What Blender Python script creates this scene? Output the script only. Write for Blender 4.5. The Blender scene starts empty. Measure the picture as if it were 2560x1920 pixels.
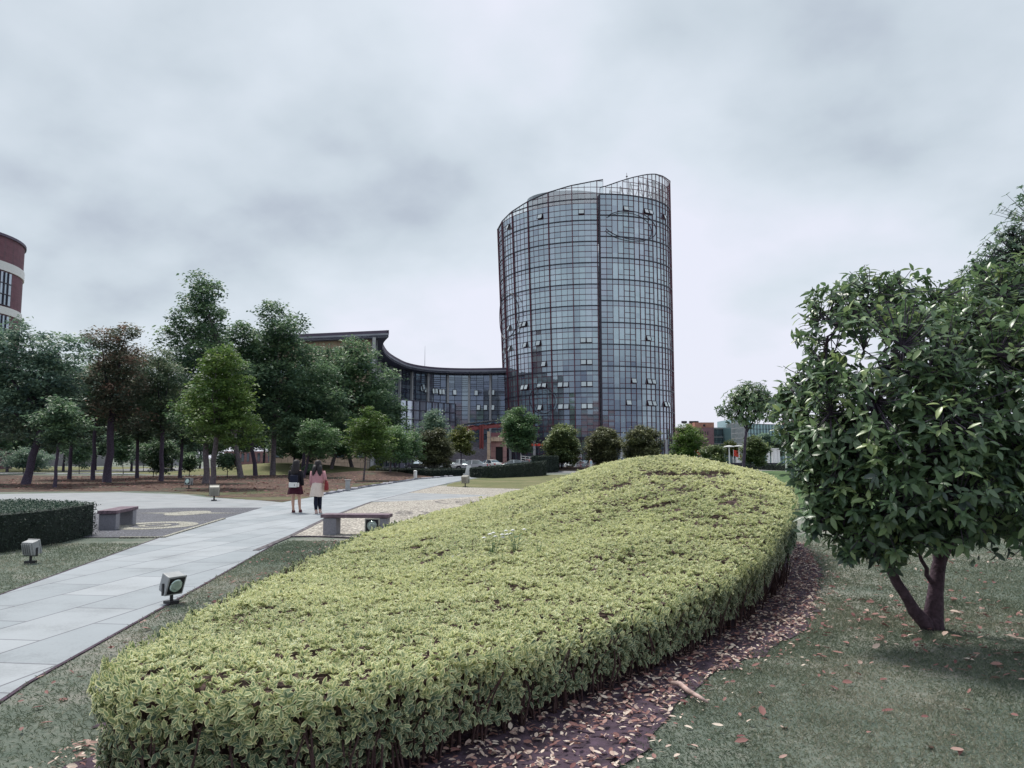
import bpy, bmesh, math, random
import numpy as np
from mathutils import Vector, Matrix
R = math.radians
C = bpy.context.scene.collection
# ------------------------------------------------------------------ camera
CAMH = 1.7; FPX = 1920.0; PITCH = math.atan(185/1920)
cd = bpy.data.cameras.new('camera'); cam = bpy.data.objects.new('camera', cd); C.objects.link(cam)
cam.location = (0, 0, CAMH); cam.rotation_euler = (math.pi/2+PITCH, 0, 0)
cd.sensor_width = 36; cd.lens = 27.0; cd.clip_start = .1; cd.clip_end = 5000
bpy.context.scene.camera = cam
# ------------------------------------------------------------------ sky and sun
SUN_EL, SUN_AZ = 60, -35       # azimuth measured clockwise from +Y
wd = bpy.data.worlds.new('World'); bpy.context.scene.world = wd; wd.use_nodes = True
nt = wd.node_tree; nd = nt.nodes; lk = nt.links; nd.clear()
def N(t, **k):
    n = nd.new(t)
    for a, b in k.items(): setattr(n, a, b)
    return n
def math_(op, a, b=None, c=None, clamp=False):
    m = N('ShaderNodeMath', operation=op); m.use_clamp = clamp
    for i, q in enumerate((a, b, c)):
        if q is None: continue
        if isinstance(q, (int, float)): m.inputs[i].default_value = q
        else: lk.new(q, m.inputs[i])
    return m.outputs[0]
sky = N('ShaderNodeTexSky', sky_type='NISHITA'); sky.sun_disc = False
sky.sun_elevation = R(SUN_EL); sky.sun_rotation = R(SUN_AZ); sky.dust_density = 3
b1 = N('ShaderNodeBackground'); lk.new(sky.outputs[0], b1.inputs[0]); b1.inputs[1].default_value = .10
tc = N('ShaderNodeTexCoord'); sp = N('ShaderNodeSeparateXYZ'); lk.new(tc.outputs['Generated'], sp.inputs[0])
zz = math_('ADD', math_('MAXIMUM', sp.outputs[2], 0.0), .42)
cb = N('ShaderNodeCombineXYZ'); lk.new(math_('DIVIDE', sp.outputs[0], zz), cb.inputs[0]); lk.new(math_('DIVIDE', sp.outputs[1], zz), cb.inputs[1])
mp = N('ShaderNodeMapping'); lk.new(cb.outputs[0], mp.inputs[0]); mp.inputs['Location'].default_value = (3.1, 1.7, 0); mp.inputs['Rotation'].default_value = (0, 0, .5)
n1 = N('ShaderNodeTexNoise'); lk.new(mp.outputs[0], n1.inputs[0]); n1.inputs['Scale'].default_value = 1.35; n1.inputs['Detail'].default_value = 3.5; n1.inputs['Roughness'].default_value = .45; n1.inputs['Distortion'].default_value = .35
n2 = N('ShaderNodeTexNoise'); lk.new(mp.outputs[0], n2.inputs[0]); n2.inputs['Scale'].default_value = 3.2; n2.inputs['Detail'].default_value = 5; n2.inputs['Roughness'].default_value = .5
cl = math_('ADD', math_('MULTIPLY', n1.outputs[0], .90), math_('SUBTRACT', math_('MULTIPLY', n2.outputs[0], .52), .215))
# thinner, brighter cloud towards the horizon
ga = math_('MULTIPLY', math_('SUBTRACT', .34, sp.outputs[2]), 1.1)
cl = math_('ADD', cl, math_('MULTIPLY', math_('MULTIPLY', math_('MAXIMUM', ga, 0.0), .75), math_('GREATER_THAN', sp.outputs[1], 0.0)))
# unseen low dark cloud added behind the viewpoint, darkening what the lower tower floors mirror
bk_ = math_('MULTIPLY', math_('MAXIMUM', math_('MULTIPLY', sp.outputs[1], -1.0), 0.0), math_('MINIMUM', math_('MAXIMUM', math_('MULTIPLY', math_('SUBTRACT', .19, sp.outputs[2]), 9.0), 0.0), 1.0))
cl = math_('SUBTRACT', cl, math_('MULTIPLY', bk_, .34))
rp = N('ShaderNodeValToRGB'); lk.new(cl, rp.inputs[0]); e = rp.color_ramp.elements
e[0].position = .16; e[0].color = (.17, .19, .27, 1); e[1].position = .68; e[1].color = (.595, .61, .69, 1)
q = e.new(.54); q.color = (.51, .56, .615, 1); q = e.new(.42); q.color = (.425, .48, .53, 1)
b2 = N('ShaderNodeBackground'); lk.new(rp.outputs[0], b2.inputs[0]); b2.inputs[1].default_value = 1.0
mx = N('ShaderNodeMixShader'); mx.inputs[0].default_value = .94
lk.new(b1.outputs[0], mx.inputs[1]); lk.new(b2.outputs[0], mx.inputs[2])
wo = N('ShaderNodeOutputWorld'); lk.new(mx.outputs[0], wo.inputs[0])
sd = bpy.data.lights.new('sun', 'SUN'); sd.energy = 2.6; sd.angle = R(14); sd.color = (1, .96, .88)
so = bpy.data.objects.new('sun', sd); C.objects.link(so)
so.rotation_euler = (R(90-SUN_EL), 0, -R(SUN_AZ)+math.pi)
so.location = (0, 0, 80)
vs = bpy.context.scene.view_settings
vs.view_transform = 'Standard'; vs.look = 'None'; vs.gamma = 1; vs.exposure = 0.5; vs.use_curve_mapping = False
# ------------------------------------------------------------------ geometry helpers
cP, sP = math.cos(PITCH), math.sin(PITCH)
def g(px, py, z=0.0):            # photo pixel -> point on the level z
    v = (960-py)/FPX; u = (px-1280)/FPX; t = (z-CAMH)/(sP+v*cP)
    return Vector((u*t, (cP-v*sP)*t, z))
def at(px, py, Y):               # photo pixel -> point at distance Y
    v = (960-py)/FPX; u = (px-1280)/FPX; t = Y/(cP-v*sP)
    return Vector((u*t, Y, CAMH+(sP+v*cP)*t))
def proj(x, y, z):
    dz = z-CAMH; dep = y*cP+dz*sP; up = -y*sP+dz*cP
    return 1280+FPX*x/dep, 960-FPX*up/dep
def tag(o, label=None, cat=None, group=None, kind=None):
    if label: o['label'] = label
    if cat: o['category'] = cat
    if group: o['group'] = group
    if kind: o['kind'] = kind
    return o
def empty(name, loc=(0, 0, 0), rz=0, label=None, cat=None, group=None):
    o = bpy.data.objects.new(name, None); C.objects.link(o); o.location = loc; o.rotation_euler = (0, 0, rz); o.empty_display_size = .3
    return tag(o, label, cat, group)
def copy_tree(o, parent=None):
    c = o.copy(); C.objects.link(c)
    if parent: c.parent = parent
    for ch in [k for k in bpy.data.objects if k.parent == o and k != c]: copy_tree(ch, c)
    return c
class MB:
    def __init__(s): s.v = []; s.f = []; s.m = []; s.r = []
    def add(s, vs_, fs, mi=0, rnd=.5):
        o = len(s.v); s.v += [tuple(p) for p in vs_]; s.r += [rnd]*len(vs_)
        s.f += [tuple(i+o for i in f) for f in fs]; s.m += [mi]*len(fs)
    def box(s, c, d, rz=0, mi=0, M=None, taper=1, rnd=.5):
        x, y, z = d[0]/2, d[1]/2, d[2]/2; vs_ = []
        for k, (a, b, e_) in enumerate([(-1, -1, -1), (1, -1, -1), (1, 1, -1), (-1, 1, -1), (-1, -1, 1), (1, -1, 1), (1, 1, 1), (-1, 1, 1)]):
            t = taper if e_ > 0 else 1; p = Vector((a*x*t, b*y*t, e_*z))
            if M: p = M @ p
            if rz: p = Matrix.Rotation(rz, 3, 'Z') @ p
            vs_.append(p+Vector(c))
        s.add(vs_, [(3, 2, 1, 0), (4, 5, 6, 7), (0, 1, 5, 4), (1, 2, 6, 5), (2, 3, 7, 6), (3, 0, 4, 7)], mi, rnd)
    def tube(s, p0, p1, r0, r1=None, n=8, mi=0, cap=True):
        if r1 is None: r1 = r0
        p0 = Vector(p0); p1 = Vector(p1); d = (p1-p0)
        if d.length < 1e-6: return
        d.normalize(); a = d.orthogonal().normalized(); b = d.cross(a); vs_ = []
        for p, r in ((p0, r0), (p1, r1)):
            for k in range(n):
                t = 2*math.pi*k/n; vs_.append(p+a*math.cos(t)*r+b*math.sin(t)*r)
        fs = [(k, (k+1) % n, n+(k+1) % n, n+k) for k in range(n)]
        if cap: fs += [tuple(range(n-1, -1, -1)), tuple(range(n, 2*n))]
        s.add(vs_, fs, mi)
    def path(s, pts, rad, n=7, mi=0):     # continuous tapered tube
        pts = [Vector(p) for p in pts]; vs_ = []; ref = None
        for i, p in enumerate(pts):
            d = (pts[min(i+1, len(pts)-1)]-pts[max(i-1, 0)]).normalized()
            if ref is None: ref = d.orthogonal().normalized()
            a = (ref-d*ref.dot(d)).normalized(); ref = a; b = d.cross(a)
            for k in range(n):
                t = 2*math.pi*k/n; vs_.append(p+(a*math.cos(t)+b*math.sin(t))*rad[i])
        fs = []
        for i in range(len(pts)-1):
            for k in range(n): fs.append((i*n+k, i*n+(k+1) % n, (i+1)*n+(k+1) % n, (i+1)*n+k))
        L = (len(pts)-1)*n
        fs += [tuple(range(n-1, -1, -1)), tuple(range(L, L+n))]
        s.add(vs_, fs, mi)
    def rings(s, rs, n=16, mi=0, cap=True):     # (cx,cy,z,rx,ry)
        vs_ = []
        for (cx, cy, z, rx, ry) in rs:
            for k in range(n):
                t = 2*math.pi*k/n; vs_.append((cx+rx*math.cos(t), cy+ry*math.sin(t), z))
        fs = [(i*n+k, i*n+(k+1) % n, (i+1)*n+(k+1) % n, (i+1)*n+k) for i in range(len(rs)-1) for k in range(n)]
        if cap: fs += [tuple(range(n-1, -1, -1)), tuple(range((len(rs)-1)*n, len(rs)*n))]
        s.add(vs_, fs, mi)
    def prism(s, poly, z0, z1, mi=0):
        n = len(poly)
        s.add([(p[0], p[1], z0) for p in poly]+[(p[0], p[1], z1) for p in poly],
              [tuple(range(n-1, -1, -1)), tuple(range(n, 2*n))]+[(k, (k+1) % n, n+(k+1) % n, n+k) for k in range(n)], mi)
    def beam(s, p0, p1, nrm, w, d, mi=0):       # w across, d along nrm (outwards)
        p0 = Vector(p0); p1 = Vector(p1); a = (p1-p0).normalized(); nrm = Vector(nrm); nrm = (nrm-a*nrm.dot(a)).normalized(); c = a.cross(nrm)*w/2
        vs_ = [p0-c, p0+c, p0+c+nrm*d, p0-c+nrm*d, p1-c, p1+c, p1+c+nrm*d, p1-c+nrm*d]
        s.add(vs_, [(3, 2, 1, 0), (4, 5, 6, 7), (0, 1, 5, 4), (1, 2, 6, 5), (2, 3, 7, 6), (3, 0, 4, 7)], mi)
    def build(s, name, mats, parent=None, smooth=False, bevel=0):
        me = bpy.data.meshes.new(name); me.from_pydata([tuple(v) for v in s.v], [], s.f)
        mats = mats if isinstance(mats, (list, tuple)) else [mats]
        for m in mats: me.materials.append(m)
        me.polygons.foreach_set('material_index', s.m)
        if smooth: me.polygons.foreach_set('use_smooth', [True]*len(s.f))
        a = me.attributes.new('rnd', 'FLOAT', 'POINT'); a.data.foreach_set('value', s.r)
        me.update()
        o = bpy.data.objects.new(name, me); C.objects.link(o)
        if parent: o.parent = parent
        if bevel:
            b = o.modifiers.new('bevel', 'BEVEL'); b.width = bevel; b.segments = 2; b.limit_method = 'ANGLE'
        return o
TEM = {
 'q': ([(0, 0, 0), (.45, -.5, .10), (1, 0, 0), (.45, .5, .10)], [(0, 1, 2), (0, 2, 3)], [.45, .62, .75, .62]),
 'r': ([(0, 0, 0), (.28, -.42, .10), (.7, -.40, .10), (1, 0, -.02), (.7, .40, .10), (.28, .42, .10), (.28, 0, -.03), (.72, 0, -.03)],
       [(0, 1, 6), (6, 1, 2, 7), (7, 2, 3), (0, 6, 5), (6, 7, 4, 5), (7, 3, 4)], [.5, 1, 1, 1, 1, 1, 0, 0]),
 'l': ([(0, 0, 0), (.22, -.34, .10), (.5, -.5, .14), (.8, -.3, .08), (1, 0, 0), (.8, .3, .08), (.5, .5, .14), (.22, .34, .10), (.22, 0, 0), (.5, 0, 0), (.8, 0, 0)],
       [(0, 1, 8), (8, 1, 2, 9), (9, 2, 3, 10), (10, 3, 4), (0, 8, 7), (8, 9, 6, 7), (9, 10, 5, 6), (10, 4, 5)], [.3, .6, 1, 1, 1, 1, 1, .6, 0, 0, 0]),
}
def nrmz(a): return a/np.maximum(np.linalg.norm(a, axis=1, keepdims=True), 1e-9)
def leaves(name, P, D, Nn, L, W, t, rnd, mats, parent=None, droop=.15, smooth=False):
    V, F, E = TEM[t]; V = np.array(V, float); n = len(P); k = len(V)
    x = nrmz(D); y = nrmz(np.cross(Nn, x)); z = np.cross(x, y)
    L = np.broadcast_to(L, (n,)); W = np.broadcast_to(W, (n,))
    dr = np.broadcast_to(droop, (n,))
    u = V[:, 0][None]*L[:, None]; v = V[:, 1][None]*W[:, None]; w = V[:, 2][None]*W[:, None]-dr[:, None]*(V[:, 0]**2)[None]*L[:, None]
    co = P[:, None, :]+x[:, None, :]*u[..., None]+y[:, None, :]*v[..., None]+z[:, None, :]*w[..., None]
    fl = np.concatenate([np.array(f) for f in F]); ln = np.array([len(f) for f in F]); st = np.concatenate([[0], np.cumsum(ln)[:-1]])
    me = bpy.data.meshes.new(name); me.vertices.add(n*k); me.vertices.foreach_set('co', co.astype(np.float32).ravel())
    lo = (fl[None]+(np.arange(n)*k)[:, None]).ravel().astype(np.int32)
    me.loops.add(len(lo)); me.loops.foreach_set('vertex_index', lo)
    s0 = (st[None]+(np.arange(n)*len(fl))[:, None]).ravel().astype(np.int32)
    me.polygons.add(len(s0)); me.polygons.foreach_set('loop_start', s0)
    me.update(calc_edges=True)
    if smooth: me.polygons.foreach_set('use_smooth', np.ones(len(s0), bool))
    a = me.attributes.new('rnd', 'FLOAT', 'POINT'); a.data.foreach_set('value', np.repeat(np.asarray(rnd, np.float32), k))
    a = me.attributes.new('edge', 'FLOAT', 'POINT'); a.data.foreach_set('value', np.tile(np.array(E, np.float32), n))
    me.materials.append(mats)
    o = bpy.data.objects.new(name, me); C.objects.link(o)
    if parent: o.parent = parent
    return o
# ------------------------------------------------------------------ materials
class NT:
    def __init__(s, m): s.t = m.node_tree; s.n = s.t.nodes; s.l = s.t.links
    def new(s, t, **k):
        n = s.n.new(t)
        for a, b in k.items(): setattr(n, a, b)
        return n
    def noise(s, scale, det=4, co=None, rough=.55):
        n = s.new('ShaderNodeTexNoise'); n.inputs['Scale'].default_value = scale; n.inputs['Detail'].default_value = det; n.inputs['Roughness'].default_value = rough
        if co is None:
            c = s.new('ShaderNodeTexCoord'); co = c.outputs['Object']
        s.l.new(co, n.inputs[0]); return n.outputs[0]
    def ramp(s, fac, cols):
        r = s.new('ShaderNodeValToRGB'); s.l.new(fac, r.inputs[0]); e = r.color_ramp.elements
        while len(e) < len(cols): e.new(.5)
        for k, (p, c) in enumerate(cols): e[k].position = p; e[k].color = (*c, 1)
        return r.outputs[0]
    def mix(s, f, a, b):
        m = s.new('ShaderNodeMix', data_type='RGBA')
        for i, q in ((0, f), (6, a), (7, b)):
            if isinstance(q, (int, float)): m.inputs[i].default_value = q
            elif isinstance(q, tuple): m.inputs[i].default_value = (*q, 1)
            else: s.l.new(q, m.inputs[i])
        return m.outputs[2]
    def math(s, op, a, b=0.0):
        m = s.new('ShaderNodeMath', operation=op)
        for i, q in enumerate((a, b)):
            if isinstance(q, (int, float)): m.inputs[i].default_value = q
            else: s.l.new(q, m.inputs[i])
        return m.outputs[0]
    def attr(s, n):
        a = s.new('ShaderNodeAttribute'); a.attribute_name = n; return a.outputs['Fac']
def newmat(name):
    m = bpy.data.materials.new(name); m.use_nodes = True; T = NT(m); return m, T, T.n['Principled BSDF']
def pmat(name, col, rough=.7, var=.25, scale=6, metal=0, bump=0, bscale=30, spec=.4):
    m, T, b = newmat(name)
    f = T.noise(scale)
    c = T.ramp(f, [(.3, tuple(x*(1-var) for x in col)), (.7, tuple(min(1, x*(1+var)) for x in col))])
    T.l.new(c, b.inputs['Base Color']); b.inputs['Roughness'].default_value = rough; b.inputs['Metallic'].default_value = metal
    b.inputs['Specular IOR Level'].default_value = spec
    if bump:
        h = T.noise(bscale, 6); bb = T.new('ShaderNodeBump'); bb.inputs['Strength'].default_value = bump; bb.inputs['Distance'].default_value = .02
        T.l.new(h, bb.inputs['Height']); T.l.new(bb.outputs[0], b.inputs['Normal'])
    return m
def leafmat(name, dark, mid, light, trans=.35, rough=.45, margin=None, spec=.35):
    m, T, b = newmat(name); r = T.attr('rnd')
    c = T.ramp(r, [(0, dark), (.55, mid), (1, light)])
    if margin:
        ed = T.attr('edge'); nz = T.noise(90, 2)
        f = T.math('ADD', ed, T.math('MULTIPLY', T.math('SUBTRACT', nz, .5), .5))
        mr = T.new('ShaderNodeMapRange'); mr.interpolation_type = 'SMOOTHSTEP'; mr.inputs[1].default_value = margin[1]; mr.inputs[2].default_value = margin[2]
        T.l.new(f, mr.inputs[0]); fac = T.math('MULTIPLY', mr.outputs[0], T.ramp(r, [(0, (.25,)*3), (.35, (1,)*3)]))
        c = T.mix(fac, c, margin[0])
    T.l.new(c, b.inputs['Base Color']); b.inputs['Roughness'].default_value = rough; b.inputs['Specular IOR Level'].default_value = spec
    tr = T.new('ShaderNodeBsdfTranslucent'); T.l.new(c, tr.inputs[0]); ms = T.new('ShaderNodeMixShader'); ms.inputs[0].default_value = trans
    T.l.new(b.outputs[0], ms.inputs[1]); T.l.new(tr.outputs[0], ms.inputs[2]); T.l.new(ms.outputs[0], T.n['Material Output'].inputs[0])
    return m
M = {}  # bark, soil and some dark leaf stops hold a painted blue-violet shadow tint
M['bark'] = pmat('bark', (.07, .055, .085), .9, .4, 14, bump=.6, bscale=25)
M['bark_pale'] = pmat('bark_pale', (.13, .11, .125), .9, .45, 9, bump=.6, bscale=20)
M['lf_dark'] = leafmat('leaf_dark', (.045, .085, .075), (.125, .21, .125), (.26, .38, .19), .4)
M['lf_pale'] = leafmat('leaf_pale', (.06, .11, .115), (.16, .25, .19), (.28, .39, .25), .38)
M['lf_rust'] = leafmat('leaf_rust', (.055, .09, .075), (.15, .175, .125), (.36, .21, .165), .38)
M['lf_rustgreen'] = leafmat('leaf_rustgreen', (.05, .09, .07), (.14, .21, .13), (.26, .28, .17), .38)
M['lf_bright'] = leafmat('leaf_bright', (.05, .10, .035), (.14, .23, .06), (.27, .36, .10), .4)
M['lf_green'] = leafmat('leaf_green', (.05, .10, .06), (.12, .22, .10), (.24, .36, .15), .38)
M['lf_yellow'] = leafmat('leaf_yellow', (.06, .085, .03), (.15, .18, .05), (.25, .25, .08), .4)
M['lf_osman'] = leafmat('leaf_osmanthus', (.045, .07, .045), (.13, .18, .08), (.36, .42, .17), .28)
M['lf_purple'] = leafmat('leaf_purple_green', (.05, .055, .045), (.13, .145, .08), (.30, .31, .15), .28)
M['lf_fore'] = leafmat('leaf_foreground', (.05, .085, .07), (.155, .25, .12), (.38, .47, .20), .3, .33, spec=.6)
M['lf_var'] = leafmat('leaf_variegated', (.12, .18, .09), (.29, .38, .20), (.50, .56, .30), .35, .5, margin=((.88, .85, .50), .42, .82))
M['lf_varshade'] = leafmat('leaf_variegated_shade', (.045, .08, .055), (.12, .18, .11), (.26, .33, .19), .25, .5, margin=((.74, .73, .45), .66, .95))  # greener thin-edged side leaves, also darkened in colour to stand for shade
M['lf_hedge'] = leafmat('leaf_hedge_dark', (.012, .022, .020), (.024, .042, .032), (.045, .07, .045), .15, .6)
M['lf_hedgetop'] = leafmat('leaf_hedge_green', (.02, .05, .04), (.04, .085, .06), (.07, .12, .08), .2, .6)
M['dead'] = leafmat('dead_leaf', (.18, .07, .07), (.34, .18, .16), (.78, .66, .56), .15, .7)
M['blade'] = leafmat('grass_blade', (.10, .14, .10), (.20, .235, .165), (.42, .39, .31), .35, .6)
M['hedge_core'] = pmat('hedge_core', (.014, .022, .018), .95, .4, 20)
M['twig'] = pmat('twig', (.075, .045, .045), .95, .6, 60)
def grass_mat(name, a, b_, c_, litter=0, sc=1.0):
    m, T, b = newmat(name); co = T.new('ShaderNodeNewGeometry').outputs['Position']
    big = T.noise(.35*sc, 5, co); fine = T.noise(14*sc, 6, co, .7); mid = T.noise(2.2*sc, 5, co)
    f = T.math('ADD', T.math('MULTIPLY', big, .5), T.math('ADD', T.math('MULTIPLY', mid, .3), T.math('MULTIPLY', fine, .3)))
    c = T.ramp(f, [(.42, a), (.55, b_), (.68, c_)])
    if litter:
        vo = T.new('ShaderNodeTexVoronoi'); vo.inputs['Scale'].default_value = 6; T.l.new(co, vo.inputs[0])
        q = T.noise(.25, 4, co); th = T.math('MULTIPLY', T.math('GREATER_THAN', T.math('ADD', q, T.math('MULTIPLY', fine, .25)), .62-litter*.2), 1.0)
        lc = T.ramp(vo.outputs['Color'], [(.1, (.06, .04, .045)), (.5, (.115, .07, .065)), (.9, (.21, .14, .10))])
        c = T.mix(T.math('MULTIPLY', th, .85), c, lc)
    T.l.new(c, b.inputs['Base Color']); b.inputs['Roughness'].default_value = .95; b.inputs['Specular IOR Level'].default_value = .1
    h = T.noise(45, 4, co, .7); bb = T.new('ShaderNodeBump'); bb.inputs['Strength'].default_value = .7; bb.inputs['Distance'].default_value = .03
    T.l.new(h, bb.inputs['Height']); T.l.new(bb.outputs[0], b.inputs['Normal'])
    return m
M['lawn'] = grass_mat('lawn', (.085, .115, .095), (.165, .19, .16), (.33, .31, .28))
M['lawn_dry'] = grass_mat('lawn_dry', (.10, .12, .06), (.17, .175, .09), (.24, .21, .13), 0, .8)
M['lawn_green'] = grass_mat('lawn_green', (.05, .095, .045), (.085, .14, .06), (.13, .17, .085), 0, .7)
M['grove_soil'] = grass_mat('grove_soil', (.05, .06, .045), (.09, .09, .07), (.13, .125, .10), .42)
M['grove_edge'] = grass_mat('grove_edge', (.07, .085, .045), (.13, .13, .08), (.19, .16, .11), .12)
M['soil'] = pmat('soil', (.07, .045, .068), .95, .5, 9, bump=1, bscale=30)
M['asphalt'] = pmat('asphalt', (.20, .20, .21), .9, .15, 3)
M['concrete'] = pmat('concrete', (.33, .33, .35), .85, .2, 5, bump=.2)
M['stonegrey'] = pmat('stone_grey', (.25, .25, .29), .85, .15, 30, bump=.3, bscale=80)
M['metal_dark'] = pmat('metal_dark', (.03, .03, .035), .5, .2, 10)
M['lampgrey'] = pmat('lamp_housing', (.36, .37, .38), .5, .15, 8)
M['lampbeige'] = pmat('lamp_housing_beige', (.38, .37, .33), .55, .15, 8)
M['white'] = pmat('white_paint', (.75, .75, .74), .5, .06, 5)
M['black'] = pmat('black_plastic', (.012, .012, .018), .4, .2, 8)
M['red'] = pmat('red_steel', (.22, .05, .05), .55, .15, 3)
M['banner'] = pmat('red_banner', (.6, .06, .04), .7, .1, 3)
M['mull'] = pmat('mullion_redbrown', (.12, .030, .05), .5, .25, 1)
M['mull_dark'] = pmat('mullion_dark', (.035, .03, .05), .45, .2, 1)
M['fin'] = pmat('fin_grey', (.42, .42, .44), .55, .1, 1)
M['fascia'] = pmat('fascia', (.30, .31, .36), .6, .12, .5)
M['fascia_top'] = pmat('fascia_top', (.11, .085, .13), .6, .15, .5)
M['soffit'] = pmat('soffit', (.09, .09, .14), .8, .1, .5)
M['water'] = None
def glass(name, dark, light, refl=.5, rough=.06, tint=(.85, .93, .95)):
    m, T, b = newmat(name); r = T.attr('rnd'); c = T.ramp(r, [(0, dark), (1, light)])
    T.l.new(c, b.inputs['Base Color']); b.inputs['Roughness'].default_value = .4
    gl = T.new('ShaderNodeBsdfGlossy'); gl.inputs['Roughness'].default_value = rough; gl.inputs['Color'].default_value = (*tint, 1)
    fr = T.new('ShaderNodeFresnel'); fr.inputs[0].default_value = 1.6
    f = T.math('ADD', T.math('MULTIPLY', fr.outputs[0], .8), refl)
    ms = T.new('ShaderNodeMixShader'); T.l.new(f, ms.inputs[0]); T.l.new(b.outputs[0], ms.inputs[1]); T.l.new(gl.outputs[0], ms.inputs[2])
    T.l.new(ms.outputs[0], T.n['Material Output'].inputs[0]); return m
M['glass_tower'] = glass('glass_tower', (.02, .025, .055), (.38, .49, .50), .28, .03, (.76, .88, 1.0))
M['glass_wing'] = glass('glass_wing', (.03, .04, .07), (.22, .27, .34), .27, .05, (.78, .9, 1))
M['glass_dark'] = glass('glass_dark', (.01, .012, .02), (.05, .07, .10), .12)
M['glass_open'] = glass('glass_open', (.33, .36, .37), (.5, .52, .53), .3)
M['carglass'] = glass('car_glass', (.01, .012, .014), (.02, .025, .03), .06)
m_, T_, b_ = newmat('glass_screen'); tp = T_.new('ShaderNodeBsdfTransparent'); tp.inputs[0].default_value = (.86, .92, .93, 1)
gl_ = T_.new('ShaderNodeBsdfGlossy'); gl_.inputs['Roughness'].default_value = .05; ms_ = T_.new('ShaderNodeMixShader'); ms_.inputs[0].default_value = .36
T_.l.new(tp.outputs[0], ms_.inputs[1]); T_.l.new(gl_.outputs[0], ms_.inputs[2]); T_.l.new(ms_.outputs[0], T_.n['Material Output'].inputs[0]); M['screen'] = m_
def brickmat(name, c1, c2, mortar, sx=.25, sz=.07, rot=0, ms=.012, rough=.85, bump=.3, axis='wall'):
    m, T, b = newmat(name); co = T.new('ShaderNodeTexCoord').outputs['Object']
    mp = T.new('ShaderNodeMapping'); T.l.new(co, mp.inputs[0])
    if axis == 'wall': mp.inputs['Rotation'].default_value = (math.pi/2, 0, rot)
    else: mp.inputs['Rotation'].default_value = (0, 0, rot)
    br = T.new('ShaderNodeTexBrick'); T.l.new(mp.outputs[0], br.inputs[0]); br.inputs['Scale'].default_value = 1
    br.inputs['Brick Width'].default_value = sx; br.inputs['Row Height'].default_value = sz; br.inputs['Mortar Size'].default_value = ms; br.inputs['Mortar Smooth'].default_value = .3
    br.inputs['Color1'].default_value = (*c1, 1); br.inputs['Color2'].default_value = (*c2, 1); br.inputs['Mortar'].default_value = (*mortar, 1)
    nz = T.noise(1.3, 5, co); nf = T.noise(40, 3, co)
    k = T.ramp(T.math('ADD', T.math('MULTIPLY', nz, .7), T.math('MULTIPLY', nf, .3)), [(.28, (.66,)*3), (.5, (.97,)*3), (.75, (1.08,)*3)])
    mm = T.new('ShaderNodeMix', data_type='RGBA', blend_type='MULTIPLY'); mm.inputs[0].default_value = 1; T.l.new(br.outputs[0], mm.inputs[6]); T.l.new(k, mm.inputs[7])
    T.l.new(mm.outputs[2], b.inputs['Base Color']); b.inputs['Roughness'].default_value = rough
    return m
M['slab'] = brickmat('path_slabs', (.27, .30, .33), (.345, .37, .40), (.14, .145, .17), 1.5, .75, R(97), .013, .8, axis='floor')
M['slab2'] = brickmat('cross_slabs', (.28, .30, .32), (.32, .33, .35), (.2, .2, .22), .8, .4, R(12), .01, .85, axis='floor')
M['brick_red'] = brickmat('brick_red', (.17, .08, .105), (.21, .095, .12), (.15, .09, .11), .5, .18)
M['brick_orange'] = brickmat('brick_orange', (.42, .2, .15), (.46, .23, .17), (.35, .2, .16), .5, .2)
M['brick_mauve'] = brickmat('brick_mauve', (.24, .13, .15), (.27, .15, .17), (.22, .14, .16), .5, .2)
M['tile_beige'] = brickmat('tile_beige', (.52, .38, .28), (.56, .42, .31), (.25, .18, .16), 1.0, 1.0, 0, .03)
M['tile_pink'] = brickmat('tile_pink', (.36, .2, .2), (.4, .23, .22), (.22, .13, .14), .9, .9, 0, .03)
def pebbles(name, cols, scale=26):
    m, T, b = newmat(name); co = T.new('ShaderNodeNewGeometry').outputs['Position']
    vo = T.new('ShaderNodeTexVoronoi'); vo.inputs['Scale'].default_value = scale; T.l.new(co, vo.inputs[0])
    c = T.ramp(vo.outputs['Color'], cols); dk = T.ramp(vo.outputs['Distance'], [(.25, (1,)*3), (.6, (.35,)*3)])
    big = T.ramp(T.noise(1.1, 4, co), [(.3, (.85,)*3), (.7, (1.1,)*3)])
    for k in (dk, big):
        mm = T.new('ShaderNodeMix', data_type='RGBA', blend_type='MULTIPLY'); mm.inputs[0].default_value = 1; T.l.new(c, mm.inputs[6]); T.l.new(k, mm.inputs[7]); c = mm.outputs[2]
    T.l.new(c, b.inputs['Base Color']); b.inputs['Roughness'].default_value = .8
    bb = T.new('ShaderNodeBump'); bb.invert = True; bb.inputs['Strength'].default_value = .8; bb.inputs['Distance'].default_value = .02
    T.l.new(vo.outputs['Distance'], bb.inputs['Height']); T.l.new(bb.outputs[0], b.inputs['Normal'])
    return m
M['peb_dark'] = pebbles('pebbles_dark', [(.2, (.10, .105, .14)), (.8, (.2, .205, .25))])
M['peb_pale'] = pebbles('pebbles_pale', [(.15, (.42, .36, .32)), (.8, (.78, .73, .64))], 17)
M['peb_white'] = pebbles('pebbles_white', [(.2, (.42, .40, .35)), (.8, (.66, .64, .55))])
M['peb_edge'] = pebbles('pebbles_edge', [(.2, (.10, .085, .11)), (.8, (.2, .17, .19))], 12)
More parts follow.
